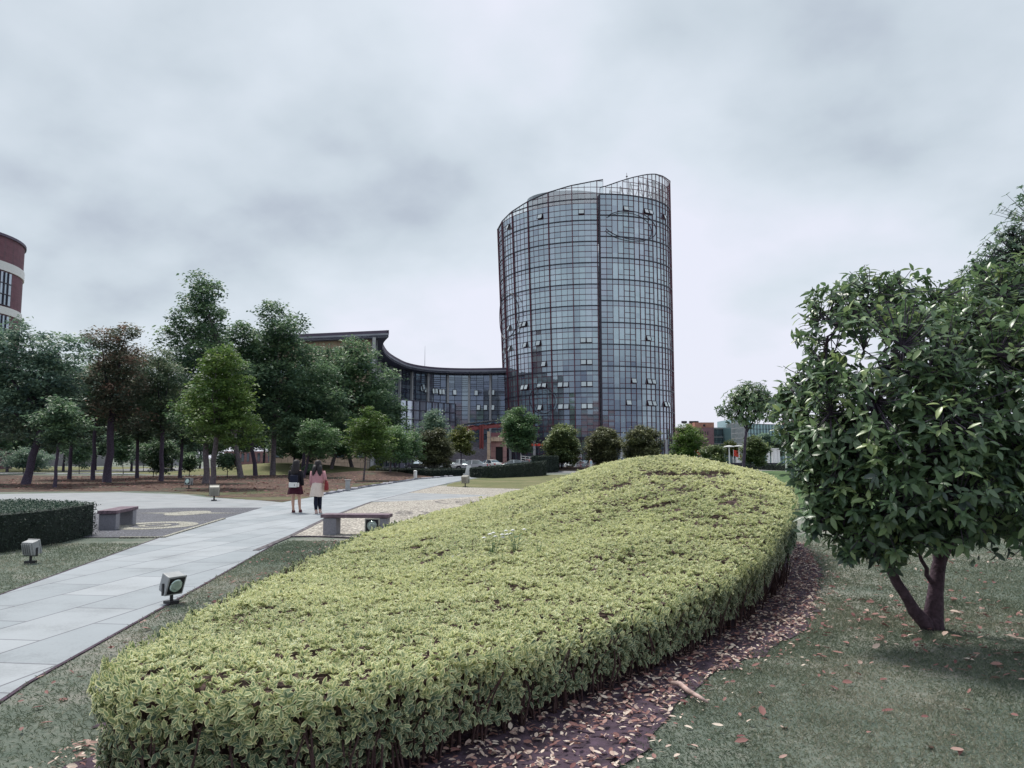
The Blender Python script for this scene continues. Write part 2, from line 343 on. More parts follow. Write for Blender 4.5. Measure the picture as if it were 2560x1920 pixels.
# ------------------------------------------------------------------ setting: ground sheets
def wob(poly, amp=.1, step=1.0, seed=0):
    rng = random.Random(seed); out = []
    for i, p in enumerate(poly):
        q = poly[(i+1) % len(poly)]; p = Vector(p[:2]); q = Vector(q[:2]); n = max(1, int((q-p).length/step))
        for k in range(n):
            c = p.lerp(q, k/n); a = amp if k else amp*.4
            out.append((c.x+rng.uniform(-a, a), c.y+rng.uniform(-a, a)))
    return out
def sheet(name, poly, z, m, kind='structure'):
    bm = bmesh.new(); vs_ = [bm.verts.new((p[0], p[1], z)) for p in poly]
    f = bm.faces.new(vs_); f.normal_update()
    if f.normal.z < 0: f.normal_flip()
    bmesh.ops.triangulate(bm, faces=[f])
    me = bpy.data.meshes.new(name); bm.to_mesh(me); bm.free(); me.materials.append(m)
    o = bpy.data.objects.new(name, me); C.objects.link(o); tag(o, kind=kind); return o
def G(l, z=0): return [tuple(g(a, b, z))[:2] for a, b in l]
b = MB(); b.box((0, 1200, -1.0), (5200, 3600, 2.0)); tag(b.build('ground', M['lawn']), kind='structure')
# path left and right edges (metres)
PL_ = [(-4.2, 2), (-5.4, 6), (-6.34, 9.7), (-6.84, 12.7), (-7.55, 16.9), (-8.6, 25.1), (-8.75, 30), (-8.4, 44), (-7.4, 61), (-4.4, 76), (-3.0, 79)]
PR_ = [(-2.9, 2), (-3.68, 6), (-3.83, 7.4), (-4.17, 10.6), (-4.9, 17.1), (-5.27, 22), (-5.51, 29.8), (-5.0, 40), (-4.35, 52), (-3.6, 62), (-2.6, 70), (-1.6, 76)]
sheet('path', PL_+PR_[::-1], .010, M['slab'])
sheet('side_path', [(-7.9, 20.5), (-13.5, 21.5), (-24, 24), (-30, 27.5), (-30, 34), (-24.5, 36.5), (-19.5, 38.5), (-15.2, 36), (-12.9, 33.2), (-10.5, 31.5), (-8.7, 29.6), (-8.4, 27)], .006, M['slab2'])
sheet('cross_strip', [(-5.5, 30), (-5.1, 38), (-2, 36), (4, 33.5), (5, 30), (-.7, 34.2), (-3.2, 31)], .008, M['slab2'])
sheet('cross_path', wob([(-5.4, 36.5), (-4.6, 47.5), (-3.6, 48.5), (-1, 45), (3, 42), (6, 38), (2, 34), (-2, 33.5)], .05, 2), .006, M['peb_pale'])
sheet('grove_soil', wob([(-9.2, 31.5), (-13.5, 36), (-19.5, 40), (-30, 38), (-45, 36), (-70, 50), (-70, 78), (-30, 74), (-10, 86), (-5.5, 78), (-7.9, 61), (-8.9, 44)], .3, 1.2, 3), .004, M['grove_soil'])
sheet('lawn_edge', wob([(-8.9, 29.9), (-12.6, 33.4), (-14.5, 36), (-17, 38.5), (-13, 42), (-10.6, 46), (-9.2, 56), (-8.2, 62), (-7.7, 60), (-8.6, 44)], .12, .8, 5), .008, M['grove_edge'])
sheet('far_path', [(-60, 84), (-20, 78), (-20, 84), (-60, 90)], .012, M['slab2'])
sheet('meadow', wob([(-90, 92), (-12, 86), (-12, 140), (-90, 150)], .5, 3), .004, M['lawn_dry'])
sheet('road', [(-60, 98), (-10, 92), (-2.5, 79), (10, 92), (14, 104), (60, 110), (140, 125), (140, 170), (-60, 170)], .010, M['asphalt'])
sheet('grass_island', wob([(-4.15, 49.3), (-3.9, 46.4), (-2.6, 44.9), (0, 43), (4, 42), (12, 46), (12, 84), (2, 77), (-2.1, 69), (-3.6, 58), (-4.0, 52)], .08, 1.5, 2), .012, M['lawn_dry'])
sheet('right_lawn', wob([(4, 24), (12, 22), (40, 30), (70, 96), (20, 104), (9, 90), (8, 50)], .3, 2, 8), .009, M['lawn_green'])
# the pebble mosaics
PMa = [(-6.42, 14.0), (-7.62, 17.0), (-8.5, 23.8), (-9.3, 25.2), (-11.2, 24.3), (-13.4, 21.8), (-13.6, 17.6), (-10.8, 15.4), (-9.2, 15.1), (-8.2, 14.7)]
PMa = G([(409, 1344), (300, 1345), (200, 1345), (120, 1320), (200, 1290), (290, 1275), (450, 1270), (655, 1270), (560, 1297), (480, 1322)])
sheet('dark_mosaic', PMa, .014, M['peb_dark'])
PMb = G([(728, 1341), (814, 1298), (925, 1257), (1085, 1250), (1260, 1236)])+[(2.2, 33), (2.4, 17.5), (-2.2, 16.3)]
sheet('pale_mosaic', PMb, .014, M['peb_pale'])
mo = MB()
def oval(mb, c, rx, ry, w, z, rot=0, n=40, a0=0, a1=2*math.pi):
    P = []
    for k in range(n+1):
        t = a0+(a1-a0)*k/n
        for s_ in (0, 1):
            x, y = (rx-w*s_)*math.cos(t), (ry-w*s_)*math.sin(t)
            P.append((c[0]+x*math.cos(rot)-y*math.sin(rot), c[1]+x*math.sin(rot)+y*math.cos(rot), z))
    mb.add(P, [(2*k, 2*k+2, 2*k+3, 2*k+1) for k in range(n)])
oc = g(387, 1315); oval(mo, oc, 1.0, 1.15, .45, .019); oval(mo, oc, .38, .42, .16, .019)
oc = g(470, 1284); oval(mo, oc, .6, 1.0, .6, .019)
mo.add([(oc.x-1.6, oc.y, .019), (oc.x, oc.y-.35, .0195), (oc.x+1.6, oc.y, .019), (oc.x, oc.y+.35, .0195)], [(0, 1, 2, 3)])
tag(mo.build('mosaic_motif', M['peb_white']), kind='structure')
mo = MB()
for (px, py, a, b2_) in ((1010, 1284, .8, .9), (1165, 1256, 1.2, 1.5)):
    oc = g(px, py)
    for k in range(6): oval(mo, oc, a, b2_, .13, .019, .3, 6, k*1.05, k*1.05+.65)
    oval(mo, oc, a*.35, b2_*.35, .1, .019)
tag(mo.build('mosaic_motif', M['peb_edge']), kind='structure')
def strip(name, pts, w, h, m, z0=0):
    b = MB(); pts = [Vector((p[0], p[1], 0)) for p in pts]
    L_, R_ = [], []
    for i, p in enumerate(pts):
        d = (pts[min(i+1, len(pts)-1)]-pts[max(0, i-1)]).normalized(); n = Vector((-d.y, d.x, 0))*w/2
        L_.append(p+n); R_.append(p-n)
    for i in range(len(pts)-1):
        q = [L_[i], L_[i+1], R_[i+1], R_[i]]
        b.prism([(a.x, a.y) for a in q], z0, z0+h)
    return tag(b.build(name, m), kind='structure')
strip('path_edging', G([(640, 1378), (728, 1341), (814, 1298), (925, 1257)]), .12, .02, M['peb_edge'])
strip('path_edging', G([(728, 1343), (800, 1343), (960, 1350)]), .10, .03, M['peb_edge'])
strip('path_edging', G([(560, 1298), (480, 1323), (409, 1345), (300, 1346)]), .09, .035, M['peb_white'])
strip('path_joint', [(x+.02, y) for x, y in PR_], .03, .012, M['soil']); strip('path_joint', [(x-.02, y) for x, y in PL_[:6]], .03, .012, M['soil'])
b = MB(); rr = random.Random(4)
for k in range(46):
    t = k/45; y = 35+36*t; x = -8.75+.2+max(0, (y-44))*.06*(1+.02*(y-44)) ; x = np.interp(y, [30, 44, 61, 76], [-8.85, -8.55, -7.6, -4.6])
    b.box((x, y, .04), (.22+rr.random()*.15, .5+rr.random()*.3, .10), rr.uniform(-.2, .2), M=Matrix.Rotation(rr.uniform(-.1, .1), 3, 'X'))
tag(b.build('path_kerb', M['stonegrey']), kind='structure')
# low swells of ground in the grove
def swell(name, c, rx, ry, h, m):
    P = []; n = 24; k_ = 8
    for i in range(k_+1):
        r = i/k_
        for j in range(n):
            t = 2*math.pi*j/n; P.append((c[0]+rx*r*math.cos(t), c[1]+ry*r*math.sin(t), h*(math.cos(r*math.pi)+1)/2-.002))
    F_ = [(i*n+j, (i+1)*n+j, (i+1)*n+(j+1) % n, i*n+(j+1) % n) for i in range(k_) for j in range(n)]
    b = MB(); b.add(P, F_); return tag(b.build(name, m, smooth=True), kind='structure')
swell('grass_mound', (-26, 88), 17, 11, 1.15, M['lawn_dry'])
swell('leafy_mound', (-13.5, 73), 8, 8, .5, M['grove_soil'])
swell('tree_mound', (8, 108), 9, 7, .45, M['grove_soil'])
# ------------------------------------------------------------------ the big variegated hedge on its mound
def catmull(P, m=8):
    P = [Vector(p) for p in P]; n = len(P); out = []
    for i in range(n):
        a, b_, c, d = P[i-1], P[i], P[(i+1) % n], P[(i+2) % n]
        for k in range(m):
            t = k/m; out.append(.5*((2*b_)+(c-a)*t+(2*a-5*b_+4*c-d)*t*t+(-a+3*b_-3*c+d)*t**3))
    return out
HO = catmull([(-2.2, 4.3), (-1.6, 3.85), (-.9, 3.98), (-.2, 4.72), (.62, 5.65), (1.5, 6.75), (2.4, 8.05), (3.35, 9.8), (4.2, 11.6), (4.9, 13.6), (5.2, 15.6), (5.1, 17.5), (4.5, 19.3), (3.2, 20.6), (1.5, 20.6), (-.2, 19.3), (-1.6, 17.2), (-2.35, 14.5), (-2.62, 11.5), (-2.68, 9), (-2.62, 6.8)])
HA = np.array([[p.x, p.y] for p in HO]); HB = np.roll(HA, -1, 0)
def hedge_sd(p):
    ab = HB-HA; d = np.full(len(p), 1e9); ins = np.zeros(len(p), bool)
    for a, b_, e_ in zip(HA, HB, ab):
        t = np.clip(((p-a)@e_)/(e_@e_), 0, 1); q = a+t[:, None]*e_; d = np.minimum(d, np.linalg.norm(p-q, axis=1))
        c = (a[1] > p[:, 1]) != (b_[1] > p[:, 1]); xx = a[0]+(p[:, 1]-a[1])/(b_[1]-a[1]+1e-12)*(b_[0]-a[0]); ins ^= c & (p[:, 0] < xx)
    return np.where(ins, d, -d)
def vnoise(p, s, seed):
    r = np.random.RandomState(seed); T = r.rand(64, 64); q = p*s+50; i = np.floor(q).astype(int); f = q-i; f = f*f*(3-2*f)
    a = T[i[:, 0] % 64, i[:, 1] % 64]; b_ = T[(i[:, 0]+1) % 64, i[:, 1] % 64]; c = T[i[:, 0] % 64, (i[:, 1]+1) % 64]; d = T[(i[:, 0]+1) % 64, (i[:, 1]+1) % 64]
    return (a*(1-f[:, 0])+b_*f[:, 0])*(1-f[:, 1])+(c*(1-f[:, 0])+d*f[:, 0])*f[:, 1]
def mound(p): return 1.22*np.exp(-(((p[:, 0]-3.3)/np.where(p[:, 0] < 3.3, 3.0, 3.4))**2+((p[:, 1]-17)/6.0)**2))
def hedge_top(p, sd):
    h = .50+.10*np.exp(-((p[:, 1]-3.9)/1.3)**2)*(p[:, 0] < .3)-.09*np.clip((p[:, 1]-5.5)/2.5, 0, 1)*np.clip((-.6-p[:, 0])/1.2, 0, 1)+mound(p)+.07*(vnoise(p, 1.1, 1)-.5)+.055*(vnoise(p, 3.3, 2)-.5)+.03*(vnoise(p, 9, 4)-.5)
    return h-.10*np.exp(-np.maximum(sd, 0)/.09)
rs = np.random.RandomState(11)
hedge = empty('variegated_hedge', (0, 12, 0), 0, 'huge low clipped hedge of cream-edged green leaves covering the mound in the foreground', 'hedge')
def off(o, par):   # keep world place when parented to a moved empty
    o.matrix_parent_inverse = Matrix.Translation(-Vector(par.location)); return o
# bare, thin patches where the twigs show
def patch(p):
    v = vnoise(p, 1.1, 5)*.45+vnoise(p, 2.9, 6)*.35+vnoise(p, 7, 7)*.3
    zone = np.zeros(len(p))
    for (x, y, rx, ry, a) in [(3.2, 12.4, 1.5, 1.2, .27), (1.2, 15.0, 1.6, 1.0, .24), (2.8, 14.4, 1.6, .8, .22), (-.9, 5.5, .9, .22, .12), (-.35, 5.7, .8, .2, .12), (1.2, 7.7, .7, .3, .16), (-1.1, 8.6, .5, .4, .16), (-.4, 10.4, .6, .4, .15), (-2.0, 7.0, .4, .3, .1), (.6, 6.7, .5, .2, .16), (3.0, 10.4, .8, .5, .18)]:
        zone = np.maximum(zone, a*np.exp(-(((p[:, 0]-x)/rx)**2+((p[:, 1]-y)/ry)**2)))
    return (v+zone) > .83
def hedge_leaves(name, n_per, ylo, yhi, L0, t):
    n = int(n_per*8.4*(yhi-ylo)); p = np.stack([rs.uniform(-3.1, 5.4, n), rs.uniform(ylo, yhi, n)], 1)
    sd = hedge_sd(p); p = p[sd > .0]; sd = sd[sd > 0]
    bare = patch(p); keep = ~bare | (rs.rand(len(p)) < .22); p, sd, bare = p[keep], sd[keep], bare[keep]
    z = hedge_top(p, sd)-np.abs(rs.normal(0, .022, len(p)))-.05*bare+.03*(rs.rand(len(p)) < .06)
    k = 5; P = np.repeat(np.column_stack([p, z]), k, 0); m = len(P)
    az = np.tile(np.arange(k)*2*math.pi/k, len(p))+np.repeat(rs.rand(len(p))*6.3, k)+rs.normal(0, .25, m)
    el = rs.uniform(.25, 1.15, m); tilt = np.repeat(rs.normal(0, .25, (len(p), 2)), k, 0)
    # shoots near the rim lean outwards
    D = np.column_stack([np.cos(az)*np.cos(el)+tilt[:, 0], np.sin(az)*np.cos(el)+tilt[:, 1], np.sin(el)])
    Nn = np.column_stack([-np.cos(az)*np.sin(el), -np.sin(az)*np.sin(el), np.cos(el)])+rs.normal(0, .25, (m, 3))
    L = L0*rs.uniform(.65, 1.3, m); rnd = np.clip(np.repeat(rs.normal(.55, .14, len(p)), k)+rs.normal(0, .12, m)+.34*(vnoise(P[:, :2], .7, 9)-.5)+.3*(vnoise(P[:, :2], 2.6, 19)-.5)-.5*np.repeat(bare & (rs.rand(len(p)) < .5), k), 0, 1)
    return off(leaves(name, P, D, Nn, L, L*rs.uniform(.48, .64, m), t, rnd, M['lf_var'], hedge, .12), hedge)
hedge_leaves('foliage', 900, 3.7, 8.0, .038, 'r')
hedge_leaves('foliage', 700, 8.0, 12.5, .042, 'r')
hedge_leaves('foliage', 480, 12.5, 21.0, .052, 'q')
# leaves of the clipped sides; lower ones coloured darker for the shade there
def side_leaves(dens, ylo, yhi, L0, t):
    P, D_, Nn, rn = [], [], [], []
    for a, b_ in zip(HA, HB):
        L = np.linalg.norm(b_-a); my = (a[1]+b_[1])/2
        if not (ylo <= my < yhi): continue
        nrm = np.array([(b_-a)[1], -(b_-a)[0]])/L
        mid = (a+b_)/2+nrm*.05
        if hedge_sd(mid[None])[0] > 0: nrm = -nrm
        H_ = hedge_top(np.array([a]), np.array([.3]))[0]; zb = max(0, mound(np.array([a-nrm*.3]))[0]*.55)
        k = int(dens*L*(H_-zb-.08))
        s_ = rs.rand(k); p = a+(b_-a)*s_[:, None]; z = zb+.07+(H_-zb-.09)*rs.rand(k)**.9
        z = np.maximum(z, zb+.05+.12*vnoise(np.column_stack([p[:, 0]*3, p[:, 1]*3]), 1, 3))
        dep = -np.abs(rs.normal(0, .07, k))+.09*vnoise(np.column_stack([p[:, 0]+p[:, 1], z*2]), 3.3, 8)-.10*(1-(z-zb)/H_)**2
        base = np.column_stack([p+nrm*dep[:, None], z]); out = np.array([nrm[0], nrm[1], .35])
        w = 4; base = np.repeat(base, w, 0); m = len(base); th = rs.rand(m)*6.283
        tang = np.array([nrm[1], -nrm[0], 0]); ax = out+rs.normal(0, .2, (m, 3))
        D = ax*.55+tang*np.cos(th)[:, None]*.9+np.array([0, 0, 1])*np.sin(th)[:, None]*.9
        P.append(base); D_.append(D); Nn.append(ax*1.0+np.array([0, 0, .45])-D*.2); rn.append(np.clip(rs.normal(.5, .2, m), 0, 1))
    P = np.concatenate(P); m = len(P); L = L0*rs.uniform(.7, 1.3, m); D_ = np.concatenate(D_); Nn = np.concatenate(Nn); rn = np.concatenate(rn); W = L*rs.uniform(.45, .58, m)
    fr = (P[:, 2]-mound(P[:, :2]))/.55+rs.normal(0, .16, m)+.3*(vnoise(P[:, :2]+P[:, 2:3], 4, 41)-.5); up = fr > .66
    for k_, mt in ((up, 'lf_var'), (~up, 'lf_varshade')): off(leaves('foliage', P[k_], D_[k_], Nn[k_], L[k_], W[k_], t, rn[k_], M[mt], hedge, .15), hedge)
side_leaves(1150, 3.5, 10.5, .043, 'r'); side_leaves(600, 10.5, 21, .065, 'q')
# twiggy core under the leaves
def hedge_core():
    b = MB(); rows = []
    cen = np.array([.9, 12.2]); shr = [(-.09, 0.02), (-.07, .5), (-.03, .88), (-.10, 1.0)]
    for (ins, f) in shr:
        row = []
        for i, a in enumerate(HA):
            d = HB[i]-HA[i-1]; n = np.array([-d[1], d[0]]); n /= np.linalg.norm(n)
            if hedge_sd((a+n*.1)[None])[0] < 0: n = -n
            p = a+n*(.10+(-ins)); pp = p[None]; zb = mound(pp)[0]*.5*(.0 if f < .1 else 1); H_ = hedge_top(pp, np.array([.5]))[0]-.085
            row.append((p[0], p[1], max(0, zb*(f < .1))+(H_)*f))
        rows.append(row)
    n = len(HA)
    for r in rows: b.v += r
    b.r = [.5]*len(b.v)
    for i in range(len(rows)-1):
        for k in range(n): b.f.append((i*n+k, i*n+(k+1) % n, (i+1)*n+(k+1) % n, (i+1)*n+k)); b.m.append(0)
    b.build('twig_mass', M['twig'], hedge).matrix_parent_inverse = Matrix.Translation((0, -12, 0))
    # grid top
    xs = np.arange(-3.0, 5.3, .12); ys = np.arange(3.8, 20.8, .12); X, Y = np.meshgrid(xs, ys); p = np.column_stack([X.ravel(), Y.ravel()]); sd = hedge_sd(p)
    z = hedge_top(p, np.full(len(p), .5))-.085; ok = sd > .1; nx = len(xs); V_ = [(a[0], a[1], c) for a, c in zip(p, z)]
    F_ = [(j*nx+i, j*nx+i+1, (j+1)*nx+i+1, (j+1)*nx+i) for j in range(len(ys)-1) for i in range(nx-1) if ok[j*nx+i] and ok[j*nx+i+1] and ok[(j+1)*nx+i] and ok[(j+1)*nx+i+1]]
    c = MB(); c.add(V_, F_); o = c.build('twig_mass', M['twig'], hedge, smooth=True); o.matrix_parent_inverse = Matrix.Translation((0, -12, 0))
hedge_core()
# bare stems and twigs poking between leaves
b = MB(); k = 0
for i in range(1100):
    a = rs.uniform(-3, 5.2), rs.uniform(4.3, 16); q = np.array([a])
    sd = hedge_sd(q)[0]
    if sd < .05: continue
    if not patch(q)[0]: continue
    z = hedge_top(q, np.array([sd]))[0]; b.tube((a[0], a[1], z-.12), (a[0]+rs.normal(0, .04), a[1]+rs.normal(0, .04), z+rs.uniform(-.06, 0)), .004, .002, 4)
for a, b_ in zip(HA, HB):
    if a[1] > 11: continue
    for q in range(4):
        p = a+(b_-a)*rs.rand(); c = Vector((.9, 12, 0))-Vector((p[0], p[1], 0)); c.normalize(); s0 = Vector((p[0], p[1], 0))+c*rs.uniform(.02, .14)
        b.path([s0, s0-c*.02+Vector((rs.normal(0, .03), 0, .2)), s0-c*.0+Vector((rs.normal(0, .06), rs.normal(0, .03), .42))], [.009, .007, .004], 5)
tag(off(b.build('bare_twigs', M['twig'], hedge), hedge), kind='stuff')
# weeds growing up through the hedge
def weed(px, py, Y, h, n, label, white=True):
    p = at(px, py, Y); q = np.array([[p.x, p.y]]); z0 = hedge_top(q, np.array([1.]))[0]-.1
    r = empty('wildflower' if white else 'weed_seedling', (p.x, p.y, z0), 0, label, 'plant')
    b = MB(); P, D, Nn, fl = [], [], [], []
    for k in range(n):
        a = rs.rand()*6.3; s_ = rs.uniform(.05, .17)*h*1.6; top = Vector((math.cos(a)*s_, math.sin(a)*s_, h*rs.uniform(.75, 1.05)))
        b.path([(0, 0, 0), top*.5+Vector((0, 0, h*.08)), top], [.004, .003, .0015], 5)
        for j in range(9):
            t = rs.uniform(.2, .95); a2 = rs.rand()*6.3; P.append(top*t); D.append((math.cos(a2), math.sin(a2), .5)); Nn.append((0, 0, 1))
        if white:
            for j in range(16):
                o = Vector(rs.normal(0, .03, 3)); o.z *= .25; fl.append((k, top+o+Vector((0, 0, .015))))
    b.build('stems', M['lf_green'], r)
    P = np.array(P); leaves('foliage', P, np.array(D), np.array(Nn), rs.uniform(.04, .08, len(P)), .018, 'q', rs.uniform(.2, .7, len(P)), M['lf_green'], r)
    if fl:
      for kk in range(n):
        m = MB(); f = [q for k2, q in fl if k2 == kk][0]; q_ = h*.16
        m.rings([(f.x, f.y, f.z-.012, .004, .004), (f.x, f.y, f.z, q_*.5, q_*.45), (f.x+.004, f.y, f.z+.006, q_*.3, q_*.42), (f.x, f.y, f.z+.012, .006, .006)], 9)
        m.build('flower_head', M['white'], r)
weed(1232, 1350, 9.2, .36, 6, 'tall weed with flat white flower heads growing out of the hedge', True)
weed(1290, 1350, 9.4, .34, 5, 'weed with white flower heads just right of the tallest flowering weed', True)
weed(1345, 1372, 9.0, .22, 3, 'dark green flowerless weed standing up through the hedge', False)
weed(1137, 1362, 9.2, .10, 3, 'tiny white flower low in the hedge, left of the tall flowering weeds', True)
# soil bed with leaf litter round the front of the hedge
LE = [(.2, 3.6), (.6, 4.4), (.95, 5.05), (1.37, 5.89), (2.0, 6.7), (2.76, 7.57), (3.3, 8.6), (3.75, 9.7), (4.55, 11.5), (5.2, 13.5), (5.75, 15.5), (5.6, 18), (4.9, 20)]
sheet('hedge_bed', wob(LE[:-1]+[(4.9, 20), (3, 14), (0, 8), (-1.5, 6), (-2.2, 5.2), (-2.4, 5.0), (-2.4, 3.6)], .07, .16, 9), .010, M['soil'])
sheet('hedge_bed', wob([(-2.65, 5), (-2.78, 7), (-2.85, 9), (-2.9, 12), (-2.6, 14.5), (-1.8, 17.4), (-.5, 19.5), (0, 17), (-1, 10), (-1.5, 6)], .05, .4, 12), .009, M['soil'])
def inpoly(p, poly):
    a = np.array(poly); ins = np.zeros(len(p), bool)
    for i in range(len(a)):
        s_, e_ = a[i], a[(i+1) % len(a)]; c = (s_[1] > p[:, 1]) != (e_[1] > p[:, 1]); ins ^= c & (p[:, 0] < s_[0]+(p[:, 1]-s_[1])/(e_[1]-s_[1]+1e-12)*(e_[0]-s_[0]))
    return ins
def litter(name, n, xr, yr, keep, Ls, rn):
    p = np.stack([rs.uniform(*xr, n), rs.uniform(*yr, n)], 1); p = p[keep(p)]; n = len(p); az = rs.rand(n)*6.283
    D = np.column_stack([np.cos(az), np.sin(az), rs.normal(0, .18, n)]); Nn = np.column_stack([rs.normal(0, .35, (n, 2)), np.ones(n)])
    L = rs.uniform(*Ls, n); o = leaves(name, np.column_stack([p, .018+rs.rand(n)*.03]), D, Nn, L, L*rs.uniform(.35, .6, n), 'r', np.clip(rs.normal(*rn, n), 0, 1), M['dead'], None, rs.uniform(-.25, .35, n))
    return tag(o, kind='stuff')
BED = LE+[(2, 14), (-.5, 8), (-2.9, 5), (-2.9, 3.5)]
litter('leaf_litter', 62000, (-2.6, 5.8), (3.6, 16), lambda p: inpoly(p, BED) & (hedge_sd(p) < .12) & (vnoise(p, 2.2, 21)+.5*vnoise(p, 6, 22)+rs.rand(len(p))*.7 > .60), (.014, .062), (.74, .3))
litter('leaf_litter', 7000, (-1.5, 5.8), (3.6, 18), lambda p: inpoly(p, BED) & (hedge_sd(p) < .02), (.03, .085), (.3, .22))
litter('leaf_litter', 26000, (-.2, 6.2), (3.6, 16), lambda p: inpoly(p-np.abs(rs.normal(0, .16, (len(p), 1)))*np.array([[.8, -.6]]), BED) & ~inpoly(p, BED) & (rs.rand(len(p)) < .5), (.015, .06), (.6, .3))
TB = g(2330, 1575)
def lawnkeep(p):
    d = np.hypot(p[:, 0]-TB.x, p[:, 1]-TB.y+.4); return ~inpoly(p, BED) & (hedge_sd(p) < -.3) & (rs.rand(len(p)) < .09+.7*np.exp(-(d/1.6)**2)+.22*(vnoise(p, 1.3, 77) > .55)*(d < 4))
litter('fallen_leaves', 6500, (.6, 9), (3.2, 16), lawnkeep, (.03, .105), (.42, .3))
litter('fallen_leaves', 260, (-4.2, -2.9), (4, 16), lambda p: (hedge_sd(p) < -.1) & (p[:, 0] > np.interp(p[:, 1], [q[1] for q in PR_], [q[0] for q in PR_])+.05), (.04, .09), (.35, .2))
litter('fallen_leaves', 2600, (-40, -8.5), (33, 80), lambda p: inpoly(p, [(-9.2, 33), (-20, 42), (-44, 38), (-44, 74), (-10, 80), (-8.4, 62)]) , (.12, .26), (.2, .2))
# short grass near the camera
def grass(n, xr, yr, keep, h):
    p = np.stack([rs.uniform(*xr, n), rs.uniform(*yr, n)], 1); p = p[keep(p)]; n = len(p); az = rs.rand(n)*6.283; e_ = rs.uniform(.15, 1.2, n)
    D = np.column_stack([np.cos(az)*np.cos(e_), np.sin(az)*np.cos(e_), np.sin(e_)]); Nn = np.column_stack([-np.sin(az), np.cos(az), rs.rand(n)])
    L = rs.uniform(*h, n)*(.55+.9*vnoise(p, 3.5, 61)); tag(leaves('grass', np.column_stack([p, np.full(n, .001)]), D, Nn, L, .0032+p[:, 1]*.0006, 'q', np.clip(vnoise(p, 1.1, 31)*.6+rs.normal(.22, .2, n), 0, 1), M['blade'], None, .2), kind='stuff')
grass(190000, (.4, 7.5), (3.4, 9.5), lambda p: ~inpoly(p+rs.normal(0, .085, p.shape), BED) & (hedge_sd(p) < -.25) & (p[:, 0] < p[:, 1]*.72+.3) & (vnoise(p, 1.7, 55)+rs.rand(len(p))*.6 > .34) & (rs.rand(len(p)) < (10.2-p[:, 1])/2.4), (.018, .042))
grass(110000, (3.2, 12), (8, 17), lambda p: ~inpoly(p, BED) & (p[:, 0] < p[:, 1]*.72) & (rs.rand(len(p)) < (p[:, 1]-7.4)/2.4) & (vnoise(p, 1.7, 55)+rs.rand(len(p))*.6 > .34) & (rs.rand(len(p)) < (19-p[:, 1])/8), (.025, .05))
PLx = lambda y: np.interp(y, [q[1] for q in PL_], [q[0] for q in PL_]); PRx = lambda y: np.interp(y, [q[1] for q in PR_], [q[0] for q in PR_])
grass(36000, (-4.6, -2.4), (4, 16.0), lambda p: (p[:, 0] > PRx(p[:, 1])+.02*rs.randn(len(p))+.03) & (hedge_sd(p) < -.05), (.02, .05))
grass(30000, (-11, -5.5), (8.5, 15.5), lambda p: (p[:, 0] < PLx(p[:, 1])-.03+.02*rs.randn(len(p))) & ~inpoly(p, PMa), (.02, .05))
# an old tube of bark lying on the litter
b = MB(); p0 = g(1690, 1728); p1 = g(1752, 1762)
b.path([(p0.x-.03, p0.y+.03, .05), (p0.x+.03, p0.y, .052), (p0.x*.5+p1.x*.5, p0.y*.5+p1.y*.5, .05), (p1.x, p1.y, .045), (p1.x+.04, p1.y-.05, .03)], [.016, .019, .018, .015, .006], 10)
tag(b.build('bark_tube', pmat('bark_tube', (.50, .36, .33), .8, .4, 14, bump=.4), smooth=True), 'pinkish rolled piece of bark lying in the leaf litter beside the hedge', 'bark')
# ------------------------------------------------------------------ trees
def limbs(b, base, fork, ends, r, rng, n=7):
    base = Vector(base); fork = Vector(fork); k = 5
    pts = [base+(fork-base)*(i/k)+Vector((rng.uniform(-1, 1), rng.uniform(-1, 1), 0))*r*.35*(0 < i < k) for i in range(k+1)]
    b.path([pts[0]-Vector((0, 0, .05))]+pts, [r*1.45]+[r*(1.25 if i == 0 else 1.05-.25*i/k) for i in range(k+1)], n+2)
    for e_ in ends:
        e_ = Vector(e_); d = e_-fork; st = pts[-1] if rng.random() < .6 else pts[-2].lerp(pts[-1], rng.random())
        m = st+(e_-st)*.5+Vector((0, 0, -.10*d.length+rng.uniform(0, .12)*d.length))+Vector((rng.uniform(-1, 1), rng.uniform(-1, 1), 0))*d.length*.08
        rr_ = r*rng.uniform(.38, .6); b.path([st, st.lerp(m, .5)+Vector((0, 0, .0)), m, m.lerp(e_, .55)+Vector((0, 0, .03*d.length)), e_], [rr_, rr_*.85, rr_*.65, rr_*.4, rr_*.12], 6)
def crown_mesh(blobs, ncl, per, L, sig, mat, parent, seed, flat=.55, t='q', droop=.2, lo=.35, wl=.5, bias=0):
    r = np.random.RandomState(seed); w = np.array([q[3]*q[5] for q in blobs]); w = w/w.sum(); idx = r.choice(len(blobs), ncl, p=w)
    B = np.array([q[:6] for q in blobs])[idx]; d = nrmz(r.normal(size=(ncl, 3))); rad = r.uniform(lo, 1.05, ncl)**.7
    c = B[:, :3]+d*B[:, 3:6]*rad[:, None]
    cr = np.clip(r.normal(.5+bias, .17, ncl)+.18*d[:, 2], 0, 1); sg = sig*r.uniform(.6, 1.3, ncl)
    P = np.repeat(c, per, 0)+np.clip(r.normal(size=(ncl*per, 3)), -1.9, 1.9)*np.repeat(sg, per)[:, None]*np.array([1, 1, flat])
    n = len(P); az = r.rand(n)*6.283; el = r.uniform(-.6, .5, n)
    D = np.column_stack([np.cos(az)*np.cos(el), np.sin(az)*np.cos(el), np.sin(el)]); Nn = np.column_stack([r.normal(0, .5, (n, 2)), np.ones(n)])
    LL = L*r.uniform(.6, 1.3, n)
    return leaves('crown', P, D, Nn, LL, LL*wl*r.uniform(.8, 1.3, n), t, np.clip(np.repeat(cr, per)+r.normal(0, .12, n), 0, 1), M[mat], parent, droop)
